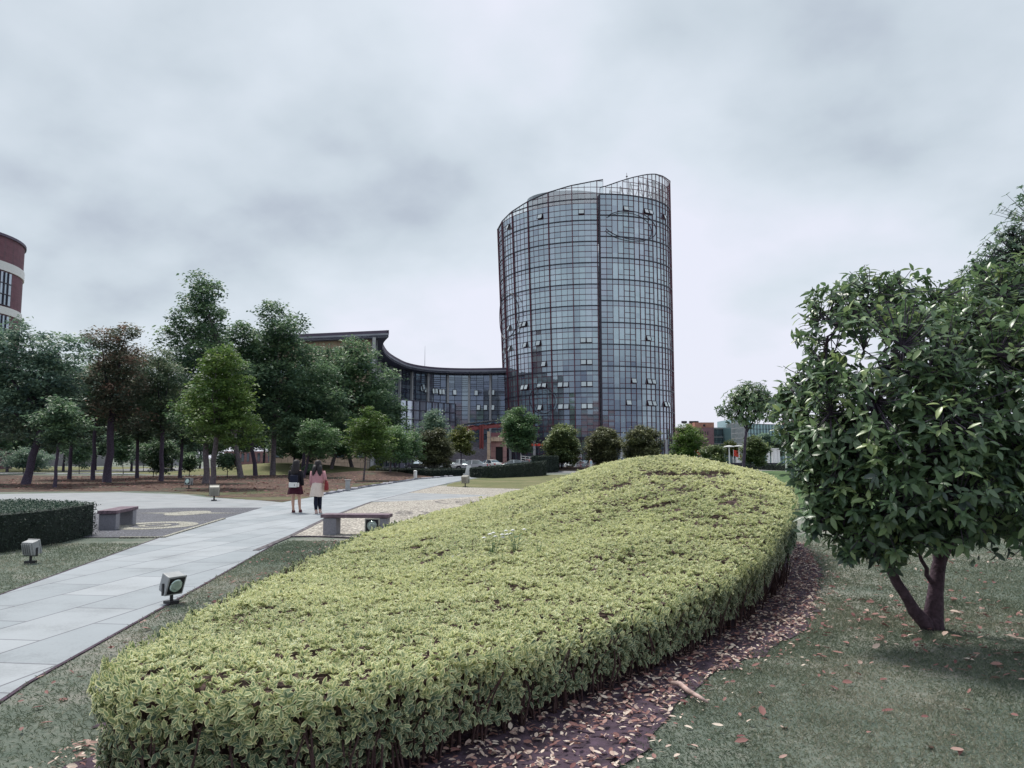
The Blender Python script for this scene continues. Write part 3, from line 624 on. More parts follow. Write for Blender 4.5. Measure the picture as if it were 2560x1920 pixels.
def autoblobs(cx, cy, z0, z1, W, n, rng, shape='round'):
    out = []; H_ = (z1-z0)
    for k in range(n):
        t = (k+.5)/n; z = z0+H_*(.08+.82*t)
        if shape == 'cone': wf = max(.3, (1-t)**.6)
        elif shape == 'umbrella': wf = math.sin(math.pi*min(1, .25+.6*t))
        else: wf = math.sin(math.pi*(.14+.78*t))**.45
        a = k*2.4+rng.uniform(-.5, .5); rr_ = W*wf*rng.uniform(.35, .66)*(.3 if t > .9 else 1)
        R_ = max(.30*W, W*wf*rng.uniform(.42, .56)); out.append((cx+rr_*math.cos(a), cy+rr_*math.sin(a), z, R_, R_, min(R_*.7, H_*.24)))
    out.append((cx, cy, z0+H_*.45, W*.6, W*.5, H_*.36))
    return out
TREES = 0
def tree(label, px, Y, L, Rr, top, bot, mat, seed, tr=.18, n=9, dens=1.0, leafL=.22, shape='round', group=None, cat='tree', name='tree', bark='bark', lean=0, t='q', sig=.3, flat=.5, per=22, forks=None, lo=.35, bias=0, z0=0, wl=.5):
    global TREES; TREES += 1; rng = random.Random(seed)
    xb = at(px, 1145, Y).x; a = at(L, (top+bot)/2, Y); c = at(Rr, (top+bot)/2, Y); zt = at(px, top, Y).z; zb = at(px, bot, Y).z; W = abs(c.x-a.x)/2*(1.12 if group == 'trees of the grove on the left' else 1); cx = (a.x+c.x)/2
    root = empty(name, (xb, Y, z0), 0, label, cat, group)
    bl = autoblobs(cx-xb, 0, zb, zt, W, n, rng, shape)
    area = W*(zt-zb)*3.2; ncl = int(dens*area/(sig*sig)*1.5); ncl = max(110, min(ncl, 1000)); leafL *= 1.3; sig *= .78; lo = min(lo+.12, .55)
    crown_mesh(bl, ncl, per, leafL, sig, mat, root, seed, flat, t, lo=lo, bias=bias, wl=wl)
    b = MB(); fz = zb+(zt-zb)*.22; ends = [(q[0], q[1], q[2]) for q in bl]
    limbs(b, (0, 0, 0), ((cx-xb)*.45+lean, 0, fz), ends, tr*.72, rng)
    b.build('trunk', M[bark], root, smooth=True)
    return root
# the grove on the left, near to far
GR = 'trees of the grove on the left'
tree('broad blue-green tree with leaning trunk at the far left of the grove', 68, 50, -75, 205, 788, 1110, 'lf_pale', 101, .34, 11, 1.0, .20, lean=1.2, sig=.42, flat=.42, per=26, group=GR)
tree('slim young tree with thin dark trunk between the leaning tree and the forked tree', 141, 45, 92, 215, 985, 1125, 'lf_dark', 102, .13, 8, .8, .16, sig=.28, group=GR)
tree('tree with rusty red crown top and thick forking trunk', 270, 54, 205, 385, 792, 1085, 'lf_rust', 103, .36, 9, .75, .17, sig=.38, flat=.6, per=26, group=GR)
tree('green tree with sky gaps behind the rusty red tree', 235, 60, 150, 330, 870, 1080, 'lf_dark', 104, .2, 8, .6, .2, sig=.4, group=GR)
tree('tree with brownish green crown right of the red-topped tree', 405, 57, 325, 480, 850, 1105, 'lf_rustgreen', 105, .22, 8, .7, .17, sig=.36, group=GR)
tree('tall sparse tree whose crown rises highest over the grove', 604, 68, 385, 612, 668, 960, 'lf_dark', 106, .30, 13, .42, .24, sig=.42, flat=.55, lo=.2, bark='bark_pale', group=GR, shape='cone')
tree('tall dense dark tree with rounded top next to the highest tree', 683, 76, 585, 785, 730, 1110, 'lf_dark', 107, .34, 13, .9, .26, sig=.5, bark='bark_pale', group=GR)
tree('dark tree filling the middle between the two tallest trees', 640, 74, 505, 690, 790, 1105, 'lf_dark', 108, .26, 11, .8, .26, sig=.5, group=GR)
tree('bright yellow-green layered tree in front of the tall dark trees', 533, 43, 440, 665, 855, 1110, 'lf_bright', 109, .21, 13, .72, .15, shape='cone', sig=.30, flat=.34, per=24, bark='bark_pale', group=GR, bias=-.12)
tree('tree with pale trunk standing just behind the yellow-green layered tree', 516, 52, 430, 600, 960, 1120, 'lf_green', 110, .28, 8, .7, .18, sig=.34, flat=.4, bark='bark_pale', group=GR)
tree('full green tree between the leaning tree and the rusty-topped tree', 176, 62, 105, 262, 880, 1120, 'lf_pale', 151, .2, 10, .9, .2, sig=.4, group=GR)
tree('green tree closing the gap between the two reddish crowns', 345, 66, 275, 415, 868, 1120, 'lf_dark', 152, .2, 10, .9, .2, sig=.4, group=GR)
tree('green tree filling in left of the yellow-green layered tree', 452, 66, 395, 535, 880, 1130, 'lf_dark', 153, .2, 10, .9, .2, sig=.4, group=GR)
tree('lower dark tree in front of the beige end wall', 738, 86, 655, 812, 950, 1160, 'lf_dark', 154, .2, 10, 1.2, .24, sig=.45, group=GR)
tree('dark tall tree behind the two walking women', 757, 80, 680, 860, 850, 1140, 'lf_dark', 111, .26, 11, .9, .26, sig=.5, group=GR)
tree('tall leafy tree covering the end wall of the curved building', 827, 88, 790, 985, 826, 1135, 'lf_dark', 112, .28, 13, .75, .28, sig=.5, bark='bark_pale', group=GR, bias=.06)
tree('dark tree between the end wall and the grove', 883, 90, 740, 905, 850, 1145, 'lf_dark', 113, .3, 11, .8, .28, sig=.5, bark='bark_pale', group=GR)
tree('tree with dense foliage low beside the curved building', 990, 92, 900, 1015, 935, 1150, 'lf_dark', 114, .2, 9, .8, .26, sig=.45, group=GR)
tree('low spreading green tree over the left walking woman', 760, 66, 735, 850, 1045, 1150, 'lf_green', 115, .16, 9, 1.0, .16, shape='umbrella', sig=.34, flat=.34, group=GR)
tree('bright green maple-like tree beside the path kerb', 910, 58, 860, 985, 1012, 1155, 'lf_bright', 116, .09, 11, .85, .15, shape='umbrella', sig=.3, flat=.34, bark='bark_pale', group=GR, bias=-.15)
tree('green maple-like tree with pale trunk in the middle of the leafy bank', 975, 72, 925, 1045, 1062, 1155, 'lf_green', 117, .13, 9, .9, .17, shape='umbrella', sig=.34, flat=.36, bark='bark_pale', group=GR, bias=.1)
tree('spreading green tree right of the white flower-dressed woman', 827, 84, 810, 905, 1040, 1150, 'lf_green', 118, .26, 9, .9, .2, shape='umbrella', sig=.38, flat=.36, bark='bark_pale', group=GR)['label'] = 'spreading green tree in the grove just above the right walking woman'
tree('slender tree at the right end of the leafy bank', 1022, 82, 985, 1070, 1075, 1150, 'lf_green', 119, .1, 7, .7, .18, sig=.34, group=GR)
tree('round dense dark purple-green tree left of the parked silver car', 1085, 92, 1043, 1140, 1068, 1172, 'lf_purple', 120, .16, 9, 1.4, .2, sig=.32, per=26, name='round_tree', wl=.45)
tree('feathery pale green tree in front of the glass annex', 1085, 108, 1040, 1132, 1018, 1115, 'lf_pale', 121, .12, 9, .7, .24, shape='umbrella', sig=.42, flat=.5, bias=.15)
tree('yellow-green layered tree before the grey stairs', 1152, 100, 1118, 1192, 1055, 1138, 'lf_yellow', 122, .12, 8, .8, .22, shape='umbrella', sig=.36, flat=.4)
tree('dark green layered tree hiding the right part of the entrance canopy', 1299, 104, 1240, 1352, 1013, 1135, 'lf_green', 123, .2, 11, 1.1, .24, sig=.42, flat=.4, shape='umbrella')
GO = 'round clipped trees in front of the tower'
for (lab, px, Y, L, Rr, top, bot, mat, sd_) in [
    ('round clipped green tree, leftmost of the row before the tower', 1405, 106, 1353, 1457, 1056, 1163, 'lf_osman', 131),
    ('round clipped tree with reddish tips in the middle of the tower row', 1517, 104, 1462, 1556, 1067, 1164, 'lf_purple', 132),
    ('wide round clipped tree before the right edge of the tower', 1606, 100, 1550, 1664, 1061, 1166, 'lf_purple', 133)]:
    tree(lab, px, Y, L, Rr, top, bot, mat, sd_, .2, 10, 1.7, .26, sig=.32, per=26, group=GO, name='round_tree', wl=.42, flat=.7, bias=.05)
tree('feathery green tree just right of the tower base', 1718, 96, 1670, 1766, 1056, 1160, 'lf_bright', 134, .15, 10, 1.1, .2, sig=.36, bias=-.05)
tree('small dark round tree between the feathery tree and the plaza lamps', 1786, 86, 1752, 1820, 1110, 1166, 'lf_osman', 135, .1, 7, 1.5, .2, sig=.3, name='round_tree')
tree('dark rounded tree on the right lawn behind the slim trunk', 1872, 84, 1846, 1920, 1088, 1163, 'lf_osman', 136, .1, 9, 1.5, .2, sig=.3, name='round_tree')
tree('thin little tree by the plaza lamps', 1840, 120, 1808, 1850, 1098, 1140, 'lf_yellow', 137, .1, 6, .8, .26, sig=.4, shape='umbrella')
GF = 'trees on the far side of the right plaza'
for i, (px, L, Rr, top, mat) in enumerate([(1905, 1880, 1945, 1082, 'lf_pale'), (1935, 1912, 1960, 1100, 'lf_rustgreen'), (1985, 1945, 2020, 1080, 'lf_green'), (2040, 2000, 2090, 1070, 'lf_pale'), (2110, 2060, 2170, 1062, 'lf_green')]):
    tree(['pale feathery far tree behind the dark lawn tree', 'small reddish far tree on the plaza', 'green far tree behind the leaning white mast', 'pale far tree seen through the foreground leaves', 'rightmost green far tree seen through the foreground leaves'][i], px, 165, L, Rr, top, 1140, mat, 140+i, .2, 8, .9, .4, sig=.6, group=GF)
# darker trees deep in the grove, closing it off
GB = 'background trees deep in the grove'
bt = [(20, 95, -50, 100, 930), (90, 105, 20, 165, 950), (160, 98, 95, 240, 965), (240, 110, 175, 315, 985), (330, 100, 265, 410, 1000), (430, 106, 365, 500, 960), (500, 112, 440, 580, 960), (590, 118, 530, 660, 950), (660, 122, 600, 730, 960), (730, 124, 680, 810, 960), (800, 126, 750, 870, 960), (870, 128, 820, 940, 980), (935, 126, 900, 990, 1010), (-30, 80, -110, 45, 880)]
BL_ = ['dark background tree low behind the leaning trunk', 'dark background tree just right of the leaning trunk', 'dark background tree behind the slim young tree', 'dark background tree left of the pinkish boulder', 'pale green background tree above the pinkish boulder', 'dark background tree behind the brownish-green tree', 'background tree behind the yellow-green layered tree', 'background tree between the two pale trunks', 'pale background tree above the grassy mound', 'dark background tree above the left walking woman', 'background tree above the right walking woman', 'background tree over the low beige building', 'background tree next to the glass annex', 'background tree cut by the left edge under the brick tower']
for i, (px, Y, L, Rr, top) in enumerate(bt):
    tree(BL_[i], px, Y, L, Rr, top, 1136+(i*7) % 9, 'lf_pale' if i in (4, 8) else 'lf_dark', 160+i, .2, 9, 1.5, .34, sig=.6, group=GB, name='background_tree')
GS = 'shrubs under the grove'
for i, (px, Y, L, Rr, top, bot, lab, mat) in enumerate([
    (385, 70, 338, 452, 1090, 1176, 'big dark shrub behind the brownish tree trunk', 'lf_dark'), (475, 73, 455, 492, 1128, 1178, 'small dark shrub at the foot of the grove, left of the pale twin trunks', 'lf_dark'),
    (570, 68, 545, 592, 1128, 1172, 'small round shrub between the pale trunks', 'lf_dark'), (200, 84, 150, 245, 1085, 1165, 'dark shrub mass left of the forked trunk', 'lf_dark'),
    (310, 82, 262, 345, 1060, 1165, 'dark shrub behind the forked trunk', 'lf_dark'), (60, 84, -20, 140, 1120, 1172, 'long low shrub behind the leaning trunk', 'lf_pale'),
    (360, 98, 318, 400, 1045, 1160, 'pale feathery shrub at the far end of the grove', 'lf_pale'), (452, 96, 400, 520, 1050, 1160, 'pale green shrub behind the twin trunks', 'lf_pale')]):
    tree(lab, px, Y, L, Rr, top, bot, mat, 200+i, .05, 7, 1.3, .18, sig=.36, group=GS, cat='shrub', name='shrub')
def ball_bush(px, py, Y, r, lab, mat='lf_dark'):
    p = at(px, py, Y); root = empty('clipped_bush', (p.x, Y, 0), 0, lab, 'shrub')
    rr_ = np.random.RandomState(int(px)); n = 2600; d = nrmz(rr_.normal(size=(n, 3))); d[:, 2] = np.abs(d[:, 2])*1.0-.25; P = d*r*np.array([1, 1, .85])*(1+rr_.normal(0, .03, (n, 1)))+np.array([0, 0, r*.6]); P[:, 2] = np.maximum(P[:, 2], .03)
    leaves('foliage', P, nrmz(d+rr_.normal(0, .7, (n, 3))), d, .1, .06, 'q', rr_.rand(n), M[mat], root)
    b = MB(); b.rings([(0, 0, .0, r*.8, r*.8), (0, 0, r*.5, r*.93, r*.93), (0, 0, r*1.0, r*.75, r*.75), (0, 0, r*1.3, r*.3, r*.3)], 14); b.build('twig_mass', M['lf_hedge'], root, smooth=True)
ball_bush(776, 1177, 76, .85, 'low round clipped bush between the heads of the two walking women')
ball_bush(940, 1171, 80, .75, 'round yellow-green clipped bush at the left end of the low dark hedge', 'lf_yellow')
# clipped dark hedges
def clipped(name, label, poly, h, L=.09, dens=130, top='lf_hedge', side='lf_hedge', group=None, seed=1, h2=None, jit=.03):
    r = np.random.RandomState(seed); poly = [tuple(p[:2]) for p in poly]; c = np.mean(np.array(poly), 0); root = empty(name, (c[0], c[1], 0), 0, label, 'hedge', group)
    A = np.array(poly)-c; Bn = np.roll(A, -1, 0); b = MB()
    ins = A*(1-.06/np.maximum(np.linalg.norm(A, axis=1, keepdims=True), .1)); hf = (lambda p: h+(h2-h)*np.clip((p[:, 0]-A[:, 0].min())/(np.ptp(A[:, 0])), 0, 1)) if h2 else (lambda p: np.full(len(p), h))
    hh = hf(ins); n = len(A)
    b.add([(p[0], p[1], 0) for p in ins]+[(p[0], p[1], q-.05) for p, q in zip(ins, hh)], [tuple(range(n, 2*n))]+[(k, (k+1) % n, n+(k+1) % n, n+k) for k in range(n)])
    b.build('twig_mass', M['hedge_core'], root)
    per = [np.linalg.norm(q-p) for p, q in zip(A, Bn)]; P, Nn = [], []
    for p, q, l in zip(A, Bn, per):
        k = int(l*h*dens); t = r.rand(k)[:, None]; xy = p+(q-p)*t; z = r.rand(k)*hf(xy); d = q-p; nn = np.array([d[1], -d[0]])/l
        if nn@((p+q)/2) < 0: nn = -nn
        P.append(np.column_stack([xy, z])); Nn.append(np.column_stack([np.tile(nn, (k, 1)), np.full(k, .2)]))
    P = np.concatenate(P); Nn = np.concatenate(Nn); n1 = len(P); LL = L*r.uniform(.6, 1.3, n1)
    leaves('side_foliage', P+r.normal(0, jit, P.shape)*[1, 1, .3], r.normal(size=P.shape), Nn+r.normal(0, .5, P.shape), LL, LL*.5, 'q', np.clip(r.normal(.45, .22, n1), 0, 1), M[side], root)
    x0, x1, y0, y1 = A[:, 0].min(), A[:, 0].max(), A[:, 1].min(), A[:, 1].max(); k = int((x1-x0)*(y1-y0)*dens)
    q = np.column_stack([r.uniform(x0, x1, k), r.uniform(y0, y1, k)]); q = q[inpoly(q, A)]; k = len(q); LL = L*r.uniform(.6, 1.3, k)
    Dd = r.normal(size=(k, 3)); Dd[:, 2] = np.abs(Dd[:, 2])*.5
    leaves('top_foliage', np.column_stack([q, hf(q)-np.abs(r.normal(0, .02, k))]), Dd, r.normal(0, .5, (k, 3))+[0, 0, 1], LL, LL*.5, 'q', r.rand(k), M[top], root)
    return root
clipped('clipped_hedge', 'square-cut dark green hedge at the left edge beside the path', [(-13.5, 13.2), (-9.15, 14.0), (-9.0, 15.4), (-9.25, 17.3), (-11.5, 18.6), (-15.5, 18.8)], .72, .045, 700, 'lf_hedgetop', seed=3)
clipped('clipped_hedge', 'dark curved hedge across the car park, just left of the grass island tip', G([(942, 1188), (1000, 1190), (1080, 1192), (1163, 1190)])+G([(1168, 1187), (1080, 1188), (942, 1185)]), .62, .12, 260, seed=4)
clipped('clipped_hedge', 'long dark wedge-shaped hedge in front of the parked cars', G([(1178, 1194), (1230, 1196), (1300, 1193), (1356, 1190), (1366, 1186.5), (1290, 1188), (1230, 1190), (1176, 1189.5)]), .72, .12, 260, seed=5, h2=1.42)
clipped('clipped_hedge', 'taller dark hedge block behind the right end of the wedge hedge', G([(1330, 1184), (1392, 1181), (1396, 1176), (1335, 1178)]), 1.9, .14, 200, seed=6)
clipped('clipped_hedge', 'low dark hedge along the far edge of the right lawn', G([(1812, 1172), (1880, 1174), (1965, 1177), (2060, 1178), (2060, 1172), (1812, 1168)]), .75, .14, 180, seed=7)
# rock
b = MB(); p = g(320, 1168); b.rings([(0, 0, -.1, .95, .7), (0, 0, .3, 1.0, .75), (.05, 0, .8, .8, .6), (.1, 0, 1.15, .5, .4), (.1, 0, 1.35, .2, .2)], 9)
o = b.build('boulder', pmat('boulder', (.36, .25, .22), .9, .3, 2, bump=.6), smooth=False); o.location = (p.x, 84, 0); tag(o, 'pinkish boulder standing on the grass deep in the grove', 'rock')
# ------------------------------------------------------------------ foreground tree on the right
def fore_tree():
    root = empty('broadleaf_tree', (TB.x, TB.y, 0), 0, 'big near tree with forked trunk and long pointed leaves at the right edge', 'tree')
    O = Vector((TB.x, TB.y, 0)); r = np.random.RandomState(77); rng = random.Random(7)
    BL = [(2095, 810, 7.9, .46, 1), (2160, 760, 8.0, .42, 1), (2250, 755, 8.0, .38, 1), (2330, 780, 8.1, .36, 1), (2065, 900, 7.7, .27, .9), (2010, 965, 7.9, .27, 1.1), (1955, 1000, 8.0, .17, 1.2), (1990, 1065, 7.8, .25, 1),
          (2250, 930, 7.2, .75, 1), (2160, 1040, 7.2, .62, 1), (2085, 1110, 7.3, .42, 1), (2065, 1205, 7.3, .32, 1), (2115, 1270, 7.2, .36, 1), (2190, 1320, 7.1, .33, .9), (2300, 1290, 7.2, .30, .9), (2035, 1150, 7.5, .30, 1), (2045, 1290, 7.3, .22, 1), (2130, 1350, 7.2, .24, 1), (2225, 1370, 7.2, .20, 1), (2330, 1130, 7.0, .85, 1), (2380, 900, 7.6, .72, 1),
          (2480, 790, 8.0, .55, 1), (2580, 760, 8.2, .6, .9), (2500, 1010, 7.1, .85, 1), (2470, 1200, 7.0, .68, 1), (2590, 1250, 7.1, .5, .8), (2640, 1050, 7.4, 1.0, .9), (2660, 850, 8.0, .9, .8), (2230, 1200, 7.2, .65, 1), (2400, 1290, 7.3, .24, .8)]
    W = [(at(a, b_, Y)-O, R_*1.0, w) for a, b_, Y, R_, w in BL]
    tips, axs = [], []
    for c, R_, w in W:
        n = int(150*R_*R_*w*5.6)
        for k in range(n):
            d = Vector(r.normal(size=3)).normalized(); rad = R_*r.uniform(.55, 1.08)
            p = c+d*rad
            inside = sum(1 for c2, R2, _ in W if (p-c2).length < R2*.55)
            if inside and r.rand() < .75: continue
            # an opening in the upper left crown lets the sky through
            q = proj(p.x+O.x, p.y+O.y, p.z)
            if ((q[0]-2125)/95)**2+((q[1]-858)/62)**2 < 1 and r.rand() < .84: continue
            tips.append(p); ax = (d*.9+Vector((0, 0, .55))+Vector(r.normal(0, .3, 3))).normalized(); axs.append(ax)
    # limbs
    b = MB(); f0 = Vector((-.10, 0, .22))
    def Wp(px, py, Y): return at(px, py, Y)-O
    stems = [[Vector((.02, 0, -.03)), Wp(2270, 1500, 7.8), Wp(2235, 1440, 7.75), Wp(2200, 1370, 7.7), Wp(2150, 1250, 7.7), Wp(2100, 1100, 7.7), Wp(2060, 930, 7.8), Wp(2070, 840, 7.9)],
             [Vector((.03, .02, -.03)), Wp(2338, 1480, 7.8), Wp(2350, 1400, 7.8), Wp(2340, 1280, 7.75), Wp(2320, 1120, 7.7), Wp(2290, 950, 7.8), Wp(2250, 800, 8.0)],
             [Wp(2347, 1420, 7.8), Wp(2400, 1280, 7.8), Wp(2470, 1120, 7.7), Wp(2530, 950, 7.8), Wp(2540, 820, 8.0)],
             [Wp(2338, 1470, 7.8), Wp(2318, 1440, 7.72), Wp(2300, 1380, 7.6), Wp(2290, 1300, 7.5)],
             [Wp(2100, 1100, 7.7), Wp(2040, 1060, 7.8), Wp(1975, 1010, 7.9), Wp(1955, 1000, 8.0)]]
    rad = [[.085, .052, .048, .045, .04, .034, .026, .012], [.11, .072, .064, .058, .048, .036, .016], [.05, .045, .04, .03, .012], [.026, .022, .016, .01], [.034, .028, .018, .008]]
    nodes = []
    for s_, rd in zip(stems, rad):
        P = []; Q = []
        for i in range(len(s_)-1):
            for k in range(3):
                t = k/3; P.append(s_[i].lerp(s_[i+1], t)+Vector(r.normal(0, .008, 3))); Q.append(rd[i]*(1-t)+rd[i+1]*t)
        P.append(s_[-1]); Q.append(rd[-1]); b.path(P, Q, 9); nodes += [(p, q) for p, q in zip(P, Q) if p.z > .9]
    b.build('trunk', pmat('bark_fore', (.085, .055, .075), .9, .45, 18, bump=.8, bscale=30), root, smooth=True)
    br = MB(); mids = []
    for c, R_, w in W:
        cand = min(nodes, key=lambda q: (q[0]-c).length+.6*max(0, q[0].z-c.z)); p = cand[0]; m = p.lerp(c, .5)+Vector((0, 0, -.04))
        br.path([p, m, c], [min(cand[1]*.6, .03), .018, .012], 6); mids += [c, m, p]
        for k in range(7):
            e_ = c+Vector(r.normal(size=3)).normalized()*R_*.55; br.path([c, c.lerp(e_, .5)+Vector((0, 0, -.02)), e_], [.012, .008, .006], 5); mids += [e_, c.lerp(e_, .6)]
    for p in tips:
        n_ = min(mids, key=lambda q: (q-p).length); m = n_.lerp(p, .5)+Vector((0, 0, -.05*(p-n_).length)); br.path([n_, m, p], [.006, .0045, .003], 4)
    br.build('branch', M['bark'], root)
    P, D_, Nn, rn, Ls = [], [], [], [], []
    for p, ax in zip(tips, axs):
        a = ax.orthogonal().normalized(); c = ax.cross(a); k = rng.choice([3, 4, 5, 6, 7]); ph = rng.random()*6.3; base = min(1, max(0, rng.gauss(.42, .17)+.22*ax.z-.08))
        for i in range(k):
            t = ph+i*2*math.pi/k+rng.uniform(-.25, .25); out = a*math.cos(t)+c*math.sin(t); sp_ = rng.uniform(.35, 1.0)
            d = (out*sp_+ax*(1.05-sp_)+Vector((0, 0, -.22))).normalized(); P.append(p-ax*rng.uniform(0, .10)+Vector((rng.gauss(0, .01), rng.gauss(0, .01), 0))); D_.append(d); Nn.append((ax*1.0+Vector((0, 0, .5))-d*.1)); rn.append(min(1, max(0, base+rng.gauss(0, .1)))); Ls.append(rng.uniform(.065, .14))
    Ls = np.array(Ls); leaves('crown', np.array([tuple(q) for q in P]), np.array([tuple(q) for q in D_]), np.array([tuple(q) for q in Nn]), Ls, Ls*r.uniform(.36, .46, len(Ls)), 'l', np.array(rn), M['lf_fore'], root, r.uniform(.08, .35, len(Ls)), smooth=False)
fore_tree()
def whorl_tree(name, label, base, blobs, stems, rad, leafL, seed, mat='lf_fore', dens=150, k0=6):
    r = np.random.RandomState(seed); root = empty(name, base, 0, label, 'tree'); O = Vector(base); b = MB(); nodes = []
    for s_, rd in zip(stems, rad): b.path([Vector(p)-O for p in s_], rd, 8); nodes += [Vector(p)-O for p in s_[len(s_)//2:]]
    P, D_, Nn, rn = [], [], [], []
    for c, R_ in blobs:
        c = Vector(c)-O; nn = min(nodes, key=lambda q: (q-c).length); b.path([nn, nn.lerp(c, .5), c], [.02, .014, .01], 5)
        for q in range(int(dens*R_*R_)):
            d = Vector(r.normal(size=3)).normalized(); p = c+d*R_*r.uniform(.3, 1.05); b.path([c, c.lerp(p, .6)+Vector((0, 0, -.02)), p], [.008, .005, .003], 4)
            ax = (d+Vector((0, 0, .5))).normalized(); a = ax.orthogonal().normalized(); cc = ax.cross(a); bs = r.normal(.45, .18)
            for i in range(k0):
                t = i*2*math.pi/k0+r.rand(); dd = ((a*math.cos(t)+cc*math.sin(t))*.8+ax*.4+Vector((0, 0, -.15))).normalized(); P.append(tuple(p)); D_.append(tuple(dd)); Nn.append(tuple(ax+Vector((0, 0, .4)))); rn.append(min(1, max(0, bs+r.normal(0, .1))))
    b.build('trunk', M['bark'], root, smooth=True); n = len(P); Ls = leafL*r.uniform(.7, 1.25, n)
    leaves('crown', np.array(P), np.array(D_), np.array(Nn), Ls, Ls*.36, 'r', np.array(rn), M[mat], root, .15)
Y = 25.0
whorl_tree('slim_tree', 'slim young tree with a flat-topped crown and thin bare trunk behind the mound', (at(1853, 1145, Y).x, Y, 0),
    [(at(1880, 1000, Y), .6), (at(1840, 1000, Y), .46), (at(1862, 985, Y), .48), (at(1845, 1030, Y), .36), (at(1905, 985, Y+.3), .45), (at(1800, 1025, Y), .22), (at(1830, 1035, Y), .28), (at(1870, 1045, Y), .35), (at(1895, 1030, Y-.3), .40), (at(1925, 1010, Y), .4)],
    [[at(1853, 1290, Y), at(1858, 1180, Y), at(1863, 1100, Y), at(1868, 1060, Y), at(1872, 1020, Y)], [at(1867, 1075, Y), at(1850, 1050, Y), at(1815, 1035, Y)], [at(1867, 1080, Y), at(1885, 1050, Y), at(1905, 1010, Y)]],
    [[.06, .055, .045, .035, .015], [.025, .018, .01], [.03, .02, .01]], .13, 5, dens=330)
Y = 15.0
whorl_tree('tall_tree', 'darker tall tree rising behind the big near tree at the top right', (at(2600, 1145, Y).x, Y, 0),
    [(at(2545, 640, Y), .8), (at(2530, 590, Y), .35), (at(2490, 650, Y), .42), (at(2440, 680, Y), .38), (at(2400, 700, Y), .18), (at(2600, 560, Y), .9), (at(2480, 700, Y), .5), (at(2560, 720, Y), .9), (at(2640, 680, Y), 1.1), (at(2500, 760, Y), .8), (at(2600, 820, Y), 1.1)],
    [[at(2600, 1300, Y), at(2605, 1000, Y), at(2600, 800, Y), at(2590, 650, Y), at(2590, 570, Y)], [at(2600, 850, Y), at(2540, 730, Y), at(2440, 690, Y)]],
    [[.16, .13, .10, .06, .02], [.06, .03, .012]], .10, 6, 'lf_dark', dens=260, k0=7)
tag(bpy.data.objects['tall_tree'])
Y = 30
tree('bushy green tree on the right lawn, mostly hidden by the big near tree', 2330, 34, 2170, 2480, 1020, 1190, 'lf_green', 301, .12, 8, 1.0, .14, sig=.3)
# ------------------------------------------------------------------ garden lamps
def floodlight(label, loc, rz, tilt=.15, mat='lampgrey', s=1.0, lens=True):
    r = empty('floodlight', loc, rz, label, 'floodlight', 'garden floodlights'); b = MB(); Mx = Matrix.Rotation(-tilt, 3, 'X')
    b.box((0, 0, .02), (.14*s, .14*s, .04)); b.tube((0, 0, .02), (0, 0, .14*s), .022*s); b.box((-.13*s, 0, .20*s), (.012, .03, .15*s)); b.box((.13*s, 0, .20*s), (.012, .03, .15*s)); b.box((0, 0, .13*s), (.27*s, .03, .012))
    b.build('bracket', M['metal_dark'], r)
    c = Vector((0, 0, .27*s)); b = MB(); b.box(c, (.24*s, .15*s, .24*s), M=Mx); o = b.build('housing', M[mat], r, bevel=.012)
    b = MB(); b.box(c+Mx @ Vector((0, -.077*s, 0)), (.26*s, .02, .26*s), M=Mx); b.build('rim', M[mat], r, bevel=.004)
    b = MB(); b.box(c+Mx @ Vector((0, -.0895*s, 0)), (.215*s, .006, .215*s), M=Mx); b.build('face_plate', M['black'], r)
    b = MB(); q0 = c+Mx @ Vector((0, -.092*s, 0)); q1 = c+Mx @ Vector((0, -.103*s, 0)); b.tube(q0, q1, .088*s, .08*s, 24); q2 = c+Mx @ Vector((0, -.107*s, 0)); b.tube(q1, q2, .055*s, .045*s, 20); b.build('lens', M['lensglass'], r, smooth=False)
    b = MB()
    for k in range(5): b.box(c+Mx @ Vector(((-.09+.045*k)*s, .09*s, 0)), (.008, .035*s, .2*s), M=Mx)
    b.build('cooling_fins', M[mat], r); return r
m_, T_, b_ = newmat('lens'); b_.inputs['Base Color'].default_value = (.5, .62, .58, 1); b_.inputs['Roughness'].default_value = .12; b_.inputs['Metallic'].default_value = .6; M['lensglass'] = m_
floodlight('square floodlight with round lens at the hedge edge beside the near path', g(428, 1510), R(58), -.35, 'lampgrey', .9)
floodlight('pale square floodlight facing us in front of the stone bench', g(931, 1352), R(2), .05, 'lampbeige', 1.15)
floodlight('grey floodlight turned away in front of the square-cut hedge on the left', g(76, 1408), R(165), .25, 'lampgrey', .92)
floodlight('small beige floodlight on the grass tip between the two paths', g(535, 1252), R(200), .3, 'lampbeige', 1.5)
floodlight('tiny floodlight under the grove trees behind the side path', g(472, 1222), R(-20), .1, 'lampgrey', 1.5)
floodlight('small beige floodlight at the tip of the grass island', g(1163, 1218), R(160), .2, 'lampbeige', 1.7)
def bollard(label, loc, h, r0, sq=False):
    r = empty('bollard_light', loc, .2, label, 'bollard', 'path bollards'); b = MB()
    if sq: b.box((0, 0, h*.46), (r0*2, r0*2, h*.92)); b.build('post', M['lampgrey'], r); b = MB(); b.box((0, 0, h*.96), (r0*2.7, r0*2.7, h*.07)); b.build('cap', M['lampgrey'], r)
    else: b.rings([(0, 0, 0, r0*1.15, r0*1.15), (0, 0, h*.12, r0, r0), (0, 0, h*.8, r0, r0)], 14); b.build('post', M['white'], r); b = MB(); b.rings([(0, 0, h*.8, r0*1.08, r0*1.08), (0, 0, h*.93, r0*1.05, r0*1.05), (0, 0, h, r0*.5, r0*.5)], 14); b.build('cap', M['white'], r, smooth=True)
bollard('square pale green bollard at the path edge right of the two women', g(869, 1228), .6, .12, True)
